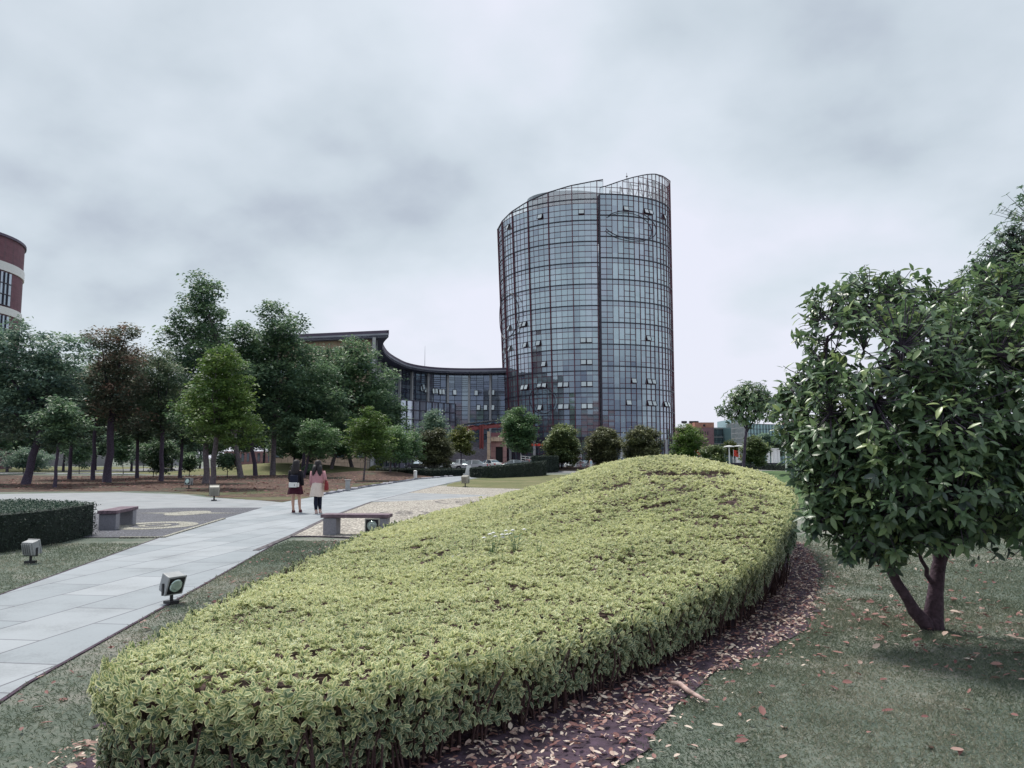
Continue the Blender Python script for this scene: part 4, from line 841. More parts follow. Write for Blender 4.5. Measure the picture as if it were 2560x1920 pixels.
bollard('white round bollard on the leafy bank near the path end', g(1038, 1198), .72, .14)
# white traffic bollard block at path end
r = empty('barrier_block', g(1172, 1190), 0, 'pale tapered concrete block at the end of the path between the hedges', 'barrier'); b = MB(); b.box((0, 0, .12), (1.2, .5, .24), taper=.9); b.box((0, 0, .62), (.7, .4, .76), taper=.55); b.build('block', M['white'], r)
# ------------------------------------------------------------------ benches
def bench(label, loc, rz, L=1.75):
    r = empty('stone_bench', loc, rz, label, 'bench', 'stone and wood benches'); rg = random.Random(3)
    for s_ in (-1, 1):
        b = MB(); b.box((s_*(L/2-.2), 0, .19), (.29, .38, .38)); b.build('leg', M['stonegrey'], r, bevel=.008)
    b = MB()
    for k in range(4): b.box((0, -.165+.11*k, .425), (L, .10, .075))
    b.build('seat', pmat('bench_wood', (.17, .12, .15), .8, .35, 7, bump=.5), r, bevel=.006)
    b = MB(); b.box((0, 0, .384), (L-.3, .3, .006)); b.build('seat_plate', M['metal_dark'], r)
bp = g(888, 1339); bench('stone-legged bench with wooden seat beside the pale pebble paving', (bp.x, bp.y+.15, 0), R(-3), 1.52)
bp = g(240, 1328); bench('stone-legged bench behind the square-cut hedge on the dark pebble paving', (bp.x, bp.y+1.0, 0), R(100), 1.7)
# ------------------------------------------------------------------ the oval glass tower
def zat(py, Y): return at(1280, py, Y).z
class Surf:
    def __init__(s, cx, cy, a, b_, flare): s.c = (cx, cy, a, b_); s.fl = flare
    def pt(s, th, z, off=0):
        cx, cy, a, b_ = s.c; f = 1-s.fl*max(0, 50-z)/50; x, y = a*math.cos(th)*f, b_*math.sin(th); n = s.nrm(th)
        return Vector((cx+x, cy+y, z))+n*off
    def nrm(s, th):
        cx, cy, a, b_ = s.c; return Vector((math.cos(th)/a, math.sin(th)/b_, 0)).normalized()
def div(S, t0, t1, w):
    n = 400; pts = [S.pt(t0+(t1-t0)*i/n, 30) for i in range(n+1)]; L = [0]
    for i in range(n): L.append(L[-1]+(pts[i+1]-pts[i]).length)
    k = max(1, round(L[-1]/w)); return [t0+(t1-t0)*float(np.interp(L[-1]*j/k, L, [i/n for i in range(n+1)])) for j in range(k+1)]
SL = Surf(15.6, 161, 18.6, 18.6, .105); SR = Surf(17.0, 154.6, 15.5, 12.6, 0)
tower = empty('glass_tower', (15.6, 158, 0), 0, 'tall oval glass office tower with red-brown mullions and slanted open-frame top', 'building')
def toff(o): o.matrix_parent_inverse = Matrix.Translation(-Vector(tower.location)); return o
TOPL = [(1243, 577), (1257, 552), (1279, 530), (1316, 506), (1366, 483), (1424, 465), (1485, 453), (1522, 447)]
TOPR = [(1505, 469), (1543, 455.6), (1576, 445), (1614, 436.6), (1636, 435), (1657, 441), (1677, 455)]
def ztop(S, th, tab):
    z = 50
    for _ in range(3):
        p = S.pt(th, z); px, _y = proj(p.x, p.y, z); px = min(max(px, tab[0][0]), tab[-1][0]); z = zat(float(np.interp(px, [q[0] for q in tab], [q[1] for q in tab])), p.y)
    return z
thL = div(SL, R(150), R(275.5), 1.13); thR = div(SR, R(269), R(412), 1.13)
iL = min(range(len(thL)), key=lambda i: abs(thL[i]-R(271.5)))
strongL = [10.0-.2+4.12*k-.75+.75 for k in range(-2, 11)]; strongL = [9.65+4.12*k for k in range(-2, 11)]
strongR = [10.5+4.12*k for k in range(-2, 11)]
def rows(strong, fr):
    out = []
    for s_ in strong:
        for k, f in enumerate(fr): out.append((s_-f[0], s_-f[1], k))
    return out
RL = rows(strongL, [(0, .78), (.78, 1.95), (1.95, 3.05), (3.05, 4.12)]); RR = rows(strongR, [(0, .95), (.95, 2.15), (2.15, 3.2), (3.2, 4.12)])
rg = random.Random(5)
def cladding(S, th, RW, tab, solid, right, strong):
    gl, sc, ml, mv, pier = MB(), MB(), MB(), MB(), MB(); zt = [ztop(S, t, tab) for t in th]
    if not right: zt = [z if t > R(182) else min(z, 50.2+0*t) for z, t in zip(zt, th)]
    else: zt = [z if t < R(350) else max(46, z-(t-R(350))*6) for z, t in zip(zt, th)]
    for j in range(len(th)-1):
        t0, t1 = th[j], th[j+1]; zm = min(zt[j], zt[j+1]); stair = right and j < 2
        beyond = (not right) and j >= iL
        colr = rg.uniform(-.04, .04); blk = {}
        for (z1, z0, k) in RW:
            if z0 < .1: z0 = .1
            if z1 <= z0 or z0 >= max(zt[j], zt[j+1])-.2: continue
            za, zb = min(z1, zt[j]), min(z1, zt[j+1])
            if za <= z0 or zb <= z0: continue
            fl = round(z1/4.12); so_ = solid-(.0 if right else 0)
            # mirrored sky painted in by height: dark low floors, pale middle; dull spandrels
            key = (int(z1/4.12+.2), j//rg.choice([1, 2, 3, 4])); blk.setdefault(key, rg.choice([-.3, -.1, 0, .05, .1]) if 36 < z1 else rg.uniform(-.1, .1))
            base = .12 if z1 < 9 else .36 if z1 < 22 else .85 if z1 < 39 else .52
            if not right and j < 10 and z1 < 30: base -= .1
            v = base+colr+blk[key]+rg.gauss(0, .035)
            if k == 0: v = (.38 if z1 > 12 else .30)+rg.gauss(0, .03)
            if k == 1 and z1 < 25: v += .12
            if right and k == 2 and j % 4 in (0, 1) and j > 1: v -= .05
            if stair: v = .26+.04*(k % 2)
            if rg.random() < .035 and 8 < z1: v -= .25
            if rg.random() < .02: v += .2
            n0, n1 = S.nrm(t0), S.nrm(t1); jo = rg.gauss(0, .006); j2 = rg.gauss(0, .006)
            P = [S.pt(t0, z0, jo), S.pt(t1, z0, jo), S.pt(t1, zb, j2), S.pt(t0, za, j2)]
            if z1 > so_ or beyond: sc.add(P, [(0, 1, 2, 3)], 0)
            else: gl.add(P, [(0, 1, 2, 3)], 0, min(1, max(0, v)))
        # horizontals
        for (z1, z0, k) in RW:
            if z1 > min(zt[j], zt[j+1]) or z1 < .3: continue
            big = k == 0
            if right and not big and k >= 2 and (j % 4 == 2 or (j % 4 == 3 and k == 2)) and z1 < solid: continue
            w, d = (.19, .14) if big else (.085, .07)
            if z1 < 12: w *= .8
            ml.beam(S.pt(t0, z1), S.pt(t1, z1), S.nrm((t0+t1)/2), w, d, 0 if not big else 1)
        ml.beam(S.pt(t0, zt[j]), S.pt(t1, zt[j+1]), S.nrm((t0+t1)/2), .16, .16, 1)
        if right and (j % 4) in (1, 2) and j > 1:      # split of the opening lights
            pass
    for j, t in enumerate(th):
        n = S.nrm(t); big = (j % 4 == 2) if not right else True
        w, d = (.13, .26) if big and not right else (.075, .13) if right else (.045, .06)
        zz_ = [.1, 12, 24, 36, min(46, zt[j]-.5), zt[j]]
        for a_, c_ in zip(zz_, zz_[1:]): (mv if big else ml).beam(S.pt(t, a_), S.pt(t, c_), n, w, d, 0)
    toff(gl.build('glass_panes', M['glass_tower'], tower)); toff(sc.build('screen_glass', M['screen'], tower))
    toff(ml.build('mullions', [M['mull'], M['mull_dark']], tower)); toff(mv.build('fins', M['mull'], tower))
    return zt
ztL = cladding(SL, thL, RL+[(50.8, 49.9+.35, 0)]*0+[(52.0, 50.85, 1), (53.2, 52.0, 2), (54.4, 53.2, 3), (55.6, 54.4, 3)], TOPL, 50.7, False, strongL)
ztR = cladding(SR, thR, RR+[(53.0, 51.7, 1), (54.3, 53.0, 2), (55.6, 54.3, 3), (57, 55.6, 3)], TOPR, 52.0, True, strongR)
# back of the tower
b = MB(); pa = [SL.pt(R(150), 0), SL.pt(R(120), 0), SL.pt(R(90), 0), SR.pt(R(412), 0)]
P = []
for p in pa: P += [(p.x, p.y, 0), (p.x, p.y, 49)]
b.add(P, [(2*i, 2*i+2, 2*i+3, 2*i+1) for i in range(3)], 0, .3); toff(b.build('rear_wall', M['glass_tower'], tower))
# seam pier, roof deck, plant room, trusses behind the open screens
b = MB(); ps = SL.pt(thL[iL], 0)
p1 = SL.pt(thL[iL], 0, .12); p2 = SR.pt(thR[0], 0, .0)
b.box(((p1.x+p2.x)/2+.15, 142.2, 25.8), (.30, .8, 51.5)); toff(b.build('seam_pier', M['mull_dark'], tower))
b = MB(); poly = [tuple(SL.pt(t, 50)[:2]) for t in thL[::3]]+[tuple(SR.pt(t, 50, -.2)[:2]) for t in thR[1::3]]
poly = [tuple(SL.pt(t, 50, -.3)[:2]) for t in thL[:iL+1:3]]+[tuple(SR.pt(t, 50, -.3)[:2]) for t in thR[1::3]]
b.prism(poly, 48.7, 49.2); toff(b.build('roof', M['concrete'], tower))
b = MB(); b.rings([(11.5, 151.5, 49.2, 8.5, 6.2), (11.5, 151.5, 52.4, 8.5, 6.2), (11.5, 151.5, 53.6, 8.5, 6.2)], 36, 0); toff(b.build('plant_room', M['glass_dark'], tower, smooth=False))
b = MB(); tr = rg
for j in range(2, len(thR)-6, 2):
    t, u = thR[j], thR[j+2]; za = ztR[j]-.7
    if za < 50.5: continue
    b.beam(SR.pt(t, 49.2, -1.6), SR.pt(u, za, -1.2), SR.nrm(t), .14, .14); b.beam(SR.pt(u, 49.2, -1.6), SR.pt(t, za, -1.2), SR.nrm(t), .14, .14)
    b.beam(SR.pt(t, za-.3, -1.4), SR.pt(u, za-.3, -1.4), SR.nrm(t), .16, .16); b.beam(SR.pt(t, 49.2, -1.5), SR.pt(t, za, -1.5), SR.nrm(t), .2, .2)
    b.beam(SR.pt(t, 51.9, -.1), SR.pt(t, 53.6, -1.5), Vector((0, 0, 1)), .1, .1)
    toff(b.build('roof_truss', M['fin'], tower)); b = MB()
for j in range(8, iL, 3):
    b.beam(SL.pt(thL[j], 49.2, -1.2), SL.pt(thL[j], ztL[j]-.3, -.9), SL.nrm(thL[j]), .14, .14); b.beam(SL.pt(thL[j], ztL[j]-.8, -.9), SL.pt(thL[j], ztL[j]-.8, -.1), Vector((0, 0, 1)), .1, .1); toff(b.build('roof_post', M['fin'], tower)); b = MB()
b = MB(); p = at(1567, 448, 147); b.path([(p.x, 147, 52), (p.x, 147, p.z), (p.x, 147, p.z+1.3)], [.07, .06, .03], 6); b.rings([(p.x, 147, p.z+.4, .05, .05), (p.x, 147, p.z+.55, .24, .24), (p.x, 147, p.z+.75, .05, .05)], 8); toff(b.build('mast', M['metal_dark'], tower))
# ornamental rings of bent tube
def ring(S, thc, zc, ra, rz_, a0=0, a1=2*math.pi, rot=0, rad=.09):
    pts = []; n = 56; r0 = S.c[2]
    for k in range(n+1):
        t = a0+(a1-a0)*k/n; u, w = ra*math.cos(t), rz_*math.sin(t); x, y = u*math.cos(rot)-w*math.sin(rot), u*math.sin(rot)+w*math.cos(rot)
        pts.append(S.pt(thc+x/r0, zc+y, .62))
    b = MB(); b.path(pts, [rad]*len(pts), 7); toff(b.build('ornamental_ring', M['mull_dark'], tower, smooth=True))
def hit(px, py):
    best = (1e9,)
    for S, t0, t1, nm in ((SL, 160, 271.3, 'L'), (SR, 270, 352, 'R')):
        for k in range(int((t1-t0)*4)):
            th = R(t0+k/4); p = S.pt(th, 30); z = zat(py, p.y); p = S.pt(th, z); q = proj(p.x, p.y, z)
            if nm == 'R' and th > R(345): continue
            if nm == 'L' and th < R(184): continue
            if abs(q[0]-px) < best[0]: best = (abs(q[0]-px), S, th, z, nm)
    return best[1:]
S_, th_, z_, _n = hit(1578, 566); ring(S_, th_, z_, 5.6, 2.75, R(-155), R(150), -.05)
S_, th_, z_, _n = hit(1262, 796); ring(S_, R(205), z_, 4.7, 4.6, 0, 2*math.pi, .35)
S_, th_, z_, _n = hit(1358, 1001); ring(S_, th_, z_, 3.0, 2.5, 0, 2*math.pi, -.3)
# tilted-out awning windows
OW = [(1025, 228), (1072, 228), (600, 270), (478, 295), (360, 325), (655, 457), (1025, 428), (1078, 428), (612, 655), (660, 650), (465, 672), (497, 668), (815, 637), (870, 632), (1030, 627), (1083, 627), (620, 848), (822, 835), (877, 833), (1035, 829), (1088, 829), (1617, 220), (1475, 612), (1620, 620), (1665, 625), (1423, 815), (1625, 825), (1660, 830), (1768, 835), (1797, 840), (478, 108), (300, 370)]
OW = [(1180+x/3.687, 780+y/3.687) for x, y in OW]+[(1180+x/3.687, 400+y/3.687) for x, y in [(990, 480), (618, 553), (1440, 440), (1595, 480), (1638, 480), (1763, 548), (335, 685), (470, 1515), (350, 1565)]]
for (px, py) in OW:
    S_, th_, z_, nm = hit(px, py); tab = thL if nm == 'L' else thR
    j = min(range(len(tab)-1), key=lambda i: abs((tab[i]+tab[i+1])/2-th_)); RW = RL if nm == 'L' else RR
    rw = min([q for q in RW if q[2] == 2], key=lambda q: abs((q[0]+q[1])/2-z_)); t0, t1 = tab[j], tab[j+1]; z1, z0 = rw[0]-.05, rw[1]+.05; H_ = z1-z0
    a0 = S_.pt(t0, z1, .14); a1 = S_.pt(t1, z1, .14); n = S_.nrm((t0+t1)/2); o_ = .34; a0, a1 = a0.lerp(a1, .06), a1.lerp(a0, .06)
    c0 = a0+n*o_-Vector((0, 0, H_*.95)); c1 = a1+n*o_-Vector((0, 0, H_*.95)); w = empty('x') if False else None
    b = MB(); b.add([c0, c1, a1, a0], [(0, 1, 2, 3)], 0, rg.random())
    up = (a0-c0).normalized(); nn = (c1-c0).cross(up).normalized()
    for (p, q) in ((c0, c1), (a0, a1), (c0, a0), (c1, a1)): b.beam(p, q, nn, .09, .06, 1)
    # dark gap behind the leaf
    d0, d1 = S_.pt(t0, z0, .02), S_.pt(t1, z0, .02); e0, e1 = S_.pt(t0, z1, .02), S_.pt(t1, z1, .02); b.add([d0, d1, e1, e0], [(0, 1, 2, 3)], 2)
    toff(b.build('open_window', [M['glass_open'], M['mull_dark'], M['black']], tower))
# lobby columns and doors
b = MB()
for t in range(190, 350, 13):
    S_ = SL if t < 271 else SR; p = S_.pt(R(t), 3, .5); b.tube((p.x, p.y, 0), (p.x, p.y, 5.2), .28, .28, 10)
toff(b.build('column', M['fin'], tower))
b = MB(); p = SL.pt(R(238), 0, .5)
for k in range(26):
    t0, t1 = R(196+k*2.8), R(198.8+k*2.8); b.beam(SL.pt(t0, 5.3, .3), SL.pt(t1, 5.3, .3), SL.nrm(t0), .5, .9)
toff(b.build('lobby_canopy', M['mull_dark'], tower))
b = MB(); p = at(1335, 1112, 139)
for k, w in enumerate((.5, .3, .5, .35, .6, .3, .4)): b.box((p.x-1.6+k*.62, 139.2, p.z), (w, .12, .42))
toff(b.build('sign_letters', M['banner'], tower))
# ------------------------------------------------------------------ curved wing
wing = empty('curved_building', (-22, 140, 0), 0, 'long concave glass office building with overhanging roof, joined to the tower on its left', 'building')
def woff(o): o.matrix_parent_inverse = Matrix.Translation(-Vector(wing.location)); return o
EDGE = [(-17.8, 109.6), (-19.4, 115), (-20.6, 121), (-21.3, 128), (-21.5, 134), (-21.1, 141), (-20.2, 147.5), (-17.9, 152.6), (-14.3, 155.8), (-9, 157), (-2, 156.2), (4, 155)]
def crv(P, m=6):
    P = [Vector(p) for p in P]; out = []
    for i in range(len(P)-1):
        a, b_, c, d = P[max(0, i-1)], P[i], P[i+1], P[min(len(P)-1, i+2)]
        for k in range(m):
            t = k/m; out.append(.5*((2*b_)+(c-a)*t+(2*a-5*b_+4*c-d)*t*t+(-a+3*b_-3*c+d)*t**3))
    out.append(P[-1]); return out
E_ = crv(EDGE); ZR = 20.0
def offp(P, d):
    out = []
    for i, p in enumerate(P):
        t = (P[min(i+1, len(P)-1)]-P[max(i-1, 0)]).normalized(); out.append(p+Vector((-t.y, t.x))*d)
    return out
b = MB(); In = offp(E_, .9); back = [Vector((4, 175)), Vector((-38, 172)), Vector((-37, 114.6))]
# fascia (two steps)
for k in range(len(E_)-1):
    for (z0, z1, o_, mi) in ((ZR-.95, ZR-.35, 0, 0), (ZR-.35, ZR+.12, -.25, 1)):
        p, q = E_[k], E_[k+1]; t = (q-p).normalized(); n = Vector((-t.y, t.x)); a, c = p-n*(-o_) if False else p+n*(-o_*1.0), q+n*(-o_)
        b.add([(a.x, a.y, z0), (c.x, c.y, z0), (c.x, c.y, z1), (a.x, a.y, z1)], [(0, 1, 2, 3)], mi)
endf = [Vector((-17.8, 109.6)), Vector((-37, 114.6))]
for p, q in zip(endf, endf[1:]):
    b.add([(p.x, p.y, ZR-.95), (q.x, q.y, ZR-.95), (q.x, q.y, ZR-.35), (p.x, p.y, ZR-.35)], [(0, 1, 2, 3)], 0)
    b.add([(p.x, p.y+.25, ZR-.35), (q.x, q.y+.25, ZR-.35), (q.x, q.y+.25, ZR+.12), (p.x, p.y+.25, ZR+.12)], [(0, 1, 2, 3)], 1)
woff(b.build('fascia', [M['fascia'], M['fascia_top']], wing))
b = MB(); poly = [(p.x, p.y) for p in E_]+[(p.x, p.y) for p in back]; b.prism(poly, ZR-.93, ZR-.60, 0); woff(b.build('soffit', M['soffit'], wing))
b = MB(); b.prism([(p.x*1.0, p.y+.3) for p in E_]+[(p.x, p.y) for p in back], ZR-.5, ZR+.10, 0); woff(b.build('roof', M['fascia_top'], wing))
W_ = offp(crv(EDGE, 12), 2.4); L = [0]
for p, q in zip(W_, W_[1:]): L.append(L[-1]+(q-p).length)
def wp(s_, z, o_=0):
    x = float(np.interp(s_, L, [p.x for p in W_])); y = float(np.interp(s_, L, [p.y for p in W_])); x2 = float(np.interp(s_+.3, L, [p.x for p in W_])); y2 = float(np.interp(s_+.3, L, [p.y for p in W_])); x1 = float(np.interp(s_-.3, L, [p.x for p in W_])); y1 = float(np.interp(s_-.3, L, [p.y for p in W_]))
    t = Vector((x2-x1, y2-y1)).normalized() if (x2-x1)**2+(y2-y1)**2 > 1e-9 else Vector((1, 0)); n = Vector((t.y, -t.x)); 
    return Vector((x+n.x*o_, y+n.y*o_, z)), Vector((n.x, n.y, 0))
gl, ml, fn = MB(), MB(), MB(); TL = L[-1]; cols = int(TL/1.5); rowz = [.1, 1.4, 2.6, 3.6, 4.4, 5.6, 6.6, 7.6, 8.4, 9.6, 10.6, 11.5, 12.3, 13.6, 14.6, 15.4, 16.2, 19.1]
for j in range(cols):
    s0, s1 = TL*j/cols, TL*(j+1)/cols; cj = rg.uniform(-.1, .1)
    for i in range(len(rowz)-1):
        z0, z1 = rowz[i], rowz[i+1]; a, n = wp(s0, z0); c, _ = wp(s1, z0)
        v = .45+cj+rg.gauss(0, .1)
        if i % 4 == 3: v = .85
        if i % 4 in (1, 2) and rg.random() < .30: v = .05
        if i == len(rowz)-2: v = .25+rg.gauss(0, .06)
        gl.add([a, c, (c.x, c.y, z1), (a.x, a.y, z1)], [(0, 1, 2, 3)], 0, min(1, max(0, v)))
        ml.beam(wp(s0, z1)[0], wp(s1, z1)[0], n, .10, .10)
        if i % 4 == 3: ml.beam(wp(s0, z1-.4)[0], wp(s1, z1-.4)[0], n, .06, .08)
    ml.beam(wp(s0, .1)[0], wp(s0, 19.1)[0], wp(s0, 0)[1], .06, .10)
    # louvre slats in the top band
    for k in range(5):
        if rg.random() < .8: ml.beam(wp(s0, 16.6+k*.42)[0], wp(s1, 16.6+k*.42)[0], wp(s0, 0)[1], .10, .12)
    if j % 3 == 0: fn.beam(wp(s0, .1, .1)[0], wp(s0, 18.9, .1)[0], wp(s0, 0)[1], .42, .45)
woff(gl.build('glass_panes', M['glass_wing'], wing)); woff(ml.build('mullions', M['mull_dark'], wing)); woff(fn.build('fins', M['fin'], wing))
for (px, py) in [(765, 700), (1295, 705), (1310, 690), (1320, 718), (1390, 728), (1415, 728), (1465, 735), (1490, 735), (1590, 740), (1800, 745), (1915, 742), (1935, 742), (1890, 880), (1935, 880), (1815, 880)]:
    x, y = 700+px/3.687, 780+py/3.687
    best = min(range(0, int(TL*2)), key=lambda s_: abs(proj(*wp(s_/2, 12)[0])[0]-x)+(30 if s_ < TL*.7 else 0)); s_ = best/2; p, n = wp(s_, 0); z = zat(y, p.y)
    a = wp(s_, z+.55, .12)[0]; c = wp(s_+.75, z+.55, .12)[0]; b = MB(); dn = Vector((0, 0, -1.1)); b.add([a+dn+n*.25, c+dn+n*.25, c, a], [(0, 1, 2, 3)], 0, rg.random())
    for (p_, q_) in ((a+dn+n*.25, c+dn+n*.25), (a, c), (a, a+dn+n*.25), (c, c+dn+n*.25)): b.beam(p_, q_, n, .09, .07, 1)
    woff(b.build('open_window', [M['glass_open'], M['mull_dark']], wing))
# straight end wall: stone panels and window strips
b = MB(); ew = [(-20.3, 111.6), (-36.5, 116)]; gl = MB(); wl = MB()
for (p, q) in zip(ew, ew[1:]):
    wl.add([(p[0], p[1], 0), (q[0], q[1], 0), (q[0], q[1], ZR-.9), (p[0], p[1], ZR-.9)], [(0, 1, 2, 3)])
    v = Vector((q[0]-p[0], q[1]-p[1], 0)); n = Vector((v.y, -v.x, 0)).normalized(); n = -n if n.y > 0 else n; l = v.length; k = int(l/3.2)
    for i in range(k):
        for f in range(4):
            a = Vector((p[0], p[1], 1.2+4.1*f+.6))+v*((i+.3)/k)+n*.03; c = Vector((p[0], p[1], 1.2+4.1*f+.6))+v*((i+.72)/k)+n*.03
            gl = MB(); gl.add([a, c, c+Vector((0, 0, 2.2)), a+Vector((0, 0, 2.2))], [(0, 1, 2, 3)], 0, rg.random()*.5)
            for (u, w_) in ((a, c), (a+Vector((0, 0, 2.2)), c+Vector((0, 0, 2.2))), (a, a+Vector((0, 0, 2.2))), (c, c+Vector((0, 0, 2.2)))): gl.beam(u, w_, n, .08, .08, 1)
            woff(gl.build('window', [M['glass_wing'], M['mull_dark']], wing))
woff(wl.build('end_wall', M['tile_beige'], wing))
b = MB(); 
for p, q in (((-20.3, 111.6), (-19.4, 113.0)),): pass
b.box((-20.5, 112.6, 9.5), (1.2, 1.8, 19.0), rz=.2); woff(b.build('corner_pier', M['stonegrey'], wing))
b = MB(); p = at(1060, 900, 152); b.path([(p.x-.0, 153.5, ZR), (p.x, 153.5, ZR+4.2)], [.06, .02], 5); woff(b.build('mast', M['fin'], wing))
# glass annex in front of the wing
annex = empty('glass_annex', (-14, 132, 0), 0, 'lower glazed block with gridded reflective front standing before the curved building', 'building')
def grid_wall(p, q, z0, z1a, z1b, nx, nz, par, matg, mm, bold=.12, vv=(.3, .6), name='glass_panes'):
    p, q = Vector((*p, 0)), Vector((*q, 0)); v = q-p; n = Vector((v.y, -v.x, 0)).normalized(); n = -n if n.y > 0 else n; a, m = MB(), MB()
    for i in range(nx):
        for k in range(nz):
            f0, f1 = i/nx, (i+1)/nx; za0 = z0+(z1a+(z1b-z1a)*f0-z0)*k/nz; za1 = z0+(z1a+(z1b-z1a)*f0-z0)*(k+1)/nz; zb0 = z0+(z1a+(z1b-z1a)*f1-z0)*k/nz; zb1 = z0+(z1a+(z1b-z1a)*f1-z0)*(k+1)/nz
            A, B = p+v*f0, p+v*f1; jj = n*rg.gauss(0, .012); a.add([Vector((A.x, A.y, za0))+jj, Vector((B.x, B.y, zb0))+jj, Vector((B.x, B.y, zb1)), Vector((A.x, A.y, za1))], [(0, 1, 2, 3)], 0, rg.uniform(*vv))
            m.beam((A.x, A.y, za1), (B.x, B.y, zb1), n, bold, .12)
        A = p+v*(i/nx); m.beam((A.x, A.y, z0), (A.x, A.y, z1a+(z1b-z1a)*i/nx), n, bold, .14)
    m.beam((q.x, q.y, z0), (q.x, q.y, z1b), n, bold, .14)
    o1, o2 = a.build(name, matg, par), m.build('mullions', mm, par)
    for o in (o1, o2): o.matrix_parent_inverse = Matrix.Translation(-Vector(par.location))
Ya = 130; A = at(1000, 1000, Ya-8); B = at(1138, 1009, Ya+6)
M['glass_annex'] = glass('glass_annex', (.1, .12, .18), (.28, .3, .38), .34, .04, (.8, .9, 1))
grid_wall((A.x, A.y), (B.x, B.y), .1, zat(999, A.y), zat(1010, B.y), 9, 7, annex, M['glass_annex'], M['mull_dark'], .13, (.3, .8))
b = MB(); b.prism([(A.x, A.y+.1), (B.x, B.y+.1), (B.x+.5, B.y+5), (A.x-1, A.y+16)], 0, 9.0); o = b.build('body', M['glass_dark'], annex); o.matrix_parent_inverse = Matrix.Translation(-Vector(annex.location))
# grand stairs and terrace between annex and gate
st = empty('grand_stairs', (-5, 128, 0), 0, 'wide grey stone stairs climbing to the entrance terrace', 'stairs'); b = MB()
for k in range(22): b.box((-6.2, 126+k*.36+4, .10+k*.2), (9.2-k*.03, 8-.36*0, .2))
o = b.build('steps', pmat('stair_stone', (.20, .19, .22), .9, .3, 3), st); o.matrix_parent_inverse = Matrix.Translation((5, -128, 0))
b = MB(); b.box((-10.9, 130, 2.0), (.4, 10, 4.0)); b.box((-1.5, 130, 1.6), (.4, 8, 3.2)); o = b.build('side_wall', M['tile_pink'], st); o.matrix_parent_inverse = Matrix.Translation((5, -128, 0))
# canopy with red frame
cn = empty('entrance_canopy', (-3, 134, 0), 0, 'slanting glass canopy on red steel beams above the entrance', 'canopy')
def coff(o, par): o.matrix_parent_inverse = Matrix.Translation(-Vector(par.location)); return o
Yc = 131; c0, c1 = at(1158, 1063, Yc), at(1268, 1052, Yc+4); d0, d1 = at(1185, 1058, Yc+9), at(1285, 1048, Yc+11)
b = MB(); b.add([c0, c1, d1, d0], [(0, 1, 2, 3)]); b.add([c0-Vector((0, 0, .08)), c1-Vector((0, 0, .08)), d1-Vector((0, 0, .08)), d0-Vector((0, 0, .08))], [(3, 2, 1, 0)]); coff(b.build('glass_roof', M['glass_annex'], cn), cn)
b = MB()
for k in range(9):
    a, c = c0.lerp(c1, k/8), d0.lerp(d1, k/8); b.beam(a, c, (0, 0, 1), .10, .22)
coff(b.build('rafter', M['metal_dark'], cn), cn)
b = MB(); dz = Vector((0, 0, -.75))
b.beam(c0+dz, c1+dz, (0, -1, 0), .5, .4); b.beam(d0+dz, d1+dz, (0, -1, 0), .4, .4)
for k in range(5):
    a, c = c0.lerp(c1, k/4), d0.lerp(d1, k/4); b.beam(a+dz, c+dz, (0, 0, 1), .25, .4); b.beam(a+dz*1.6, c0.lerp(c1, min(1, (k+1)/4))+dz*.6, (0, -1, 0), .14, .2)
coff(b.build('beam', M['red'], cn), cn)
for px in (1204, 1262):
    p = at(px, 1075, Yc+1); b = MB(); b.box((p.x-.22, p.y, 4.6), (.26, .5, 5.6)); b.box((p.x+.22, p.y, 4.6), (.26, .5, 5.6)); b.box((p.x, p.y+.1, 4.6), (.2, .3, 5.6)); coff(b.build('column', M['red'], cn), cn)
# small gatehouse in stone
gh = empty('gatehouse', (-3.6, 126, 0), 0, 'beige and pink tiled stone gatehouse with dark doorway under the tower', 'building')
Yg = 124; pl = at(1222, 1100, Yg); b = MB(); b.box((pl.x, Yg, (.1+zat(1079, Yg))/2), (.5, 1.0, zat(1079, Yg)-.1)); coff(b.build('pylon', M['tile_beige'], gh), gh)
x0, x1 = at(1227, 1100, Yg).x, at(1262, 1100, Yg).x; zt1, zt0 = zat(1092, Yg), zat(1103, Yg)
b = MB(); b.box(((x0+x1)/2, Yg+.6, (zt0+zt1)/2), (x1-x0, 1.6, zt1-zt0)); coff(b.build('lintel', M['tile_beige'], gh), gh)
b = MB(); ztt = zat(1081, Yg); b.box(((x0+x1)/2+.2, Yg+2.2, (zt1+ztt)/2), (x1-x0+.4, 2.6, ztt-zt1)); coff(b.build('upper_wall', M['brick_red'], gh), gh)
dx0, dx1 = at(1239, 1100, Yg).x, at(1257, 1100, Yg).x; zd = zat(1117, Yg); b = MB()
b.box(((x0+dx0)/2, Yg+1.2, zt0/2), (dx0-x0, 1.2, zt0)); b.box(((x1+dx1)/2+.15, Yg+1.2, zt0/2), (x1-dx1+.3, 1.2, zt0)); b.box(((dx0+dx1)/2, Yg+1.2, (zd+zt0)/2), (dx1-dx0, 1.196, zt0-zd)); coff(b.build('wall', M['tile_pink'], gh), gh)
b = MB(); b.box(((dx0+dx1)/2, Yg+1.5, zd/2), (dx1-dx0, .1, zd)); coff(b.build('door', M['black'], gh), gh)
# white ramp railing
r = empty('ramp_railing', (3, 122, 0), 0, 'white painted handrails of the ramp before the tower', 'railing'); b = MB()
for dy in (0, 2.0):
    a, c = at(1303, 1140, 119+dy), at(1365, 1147, 116+dy); 
    for dz_ in (0, .35, .7): b.beam(a-Vector((0, 0, dz_)), c-Vector((0, 0, dz_)), (0, -1, 0), .09, .09)
    for k in range(7):
        p = a.lerp(c, k/6); b.beam((p.x, p.y, .0), p, (0, -1, 0), .08, .08)
coff(b.build('rail', M['white'], r), r)
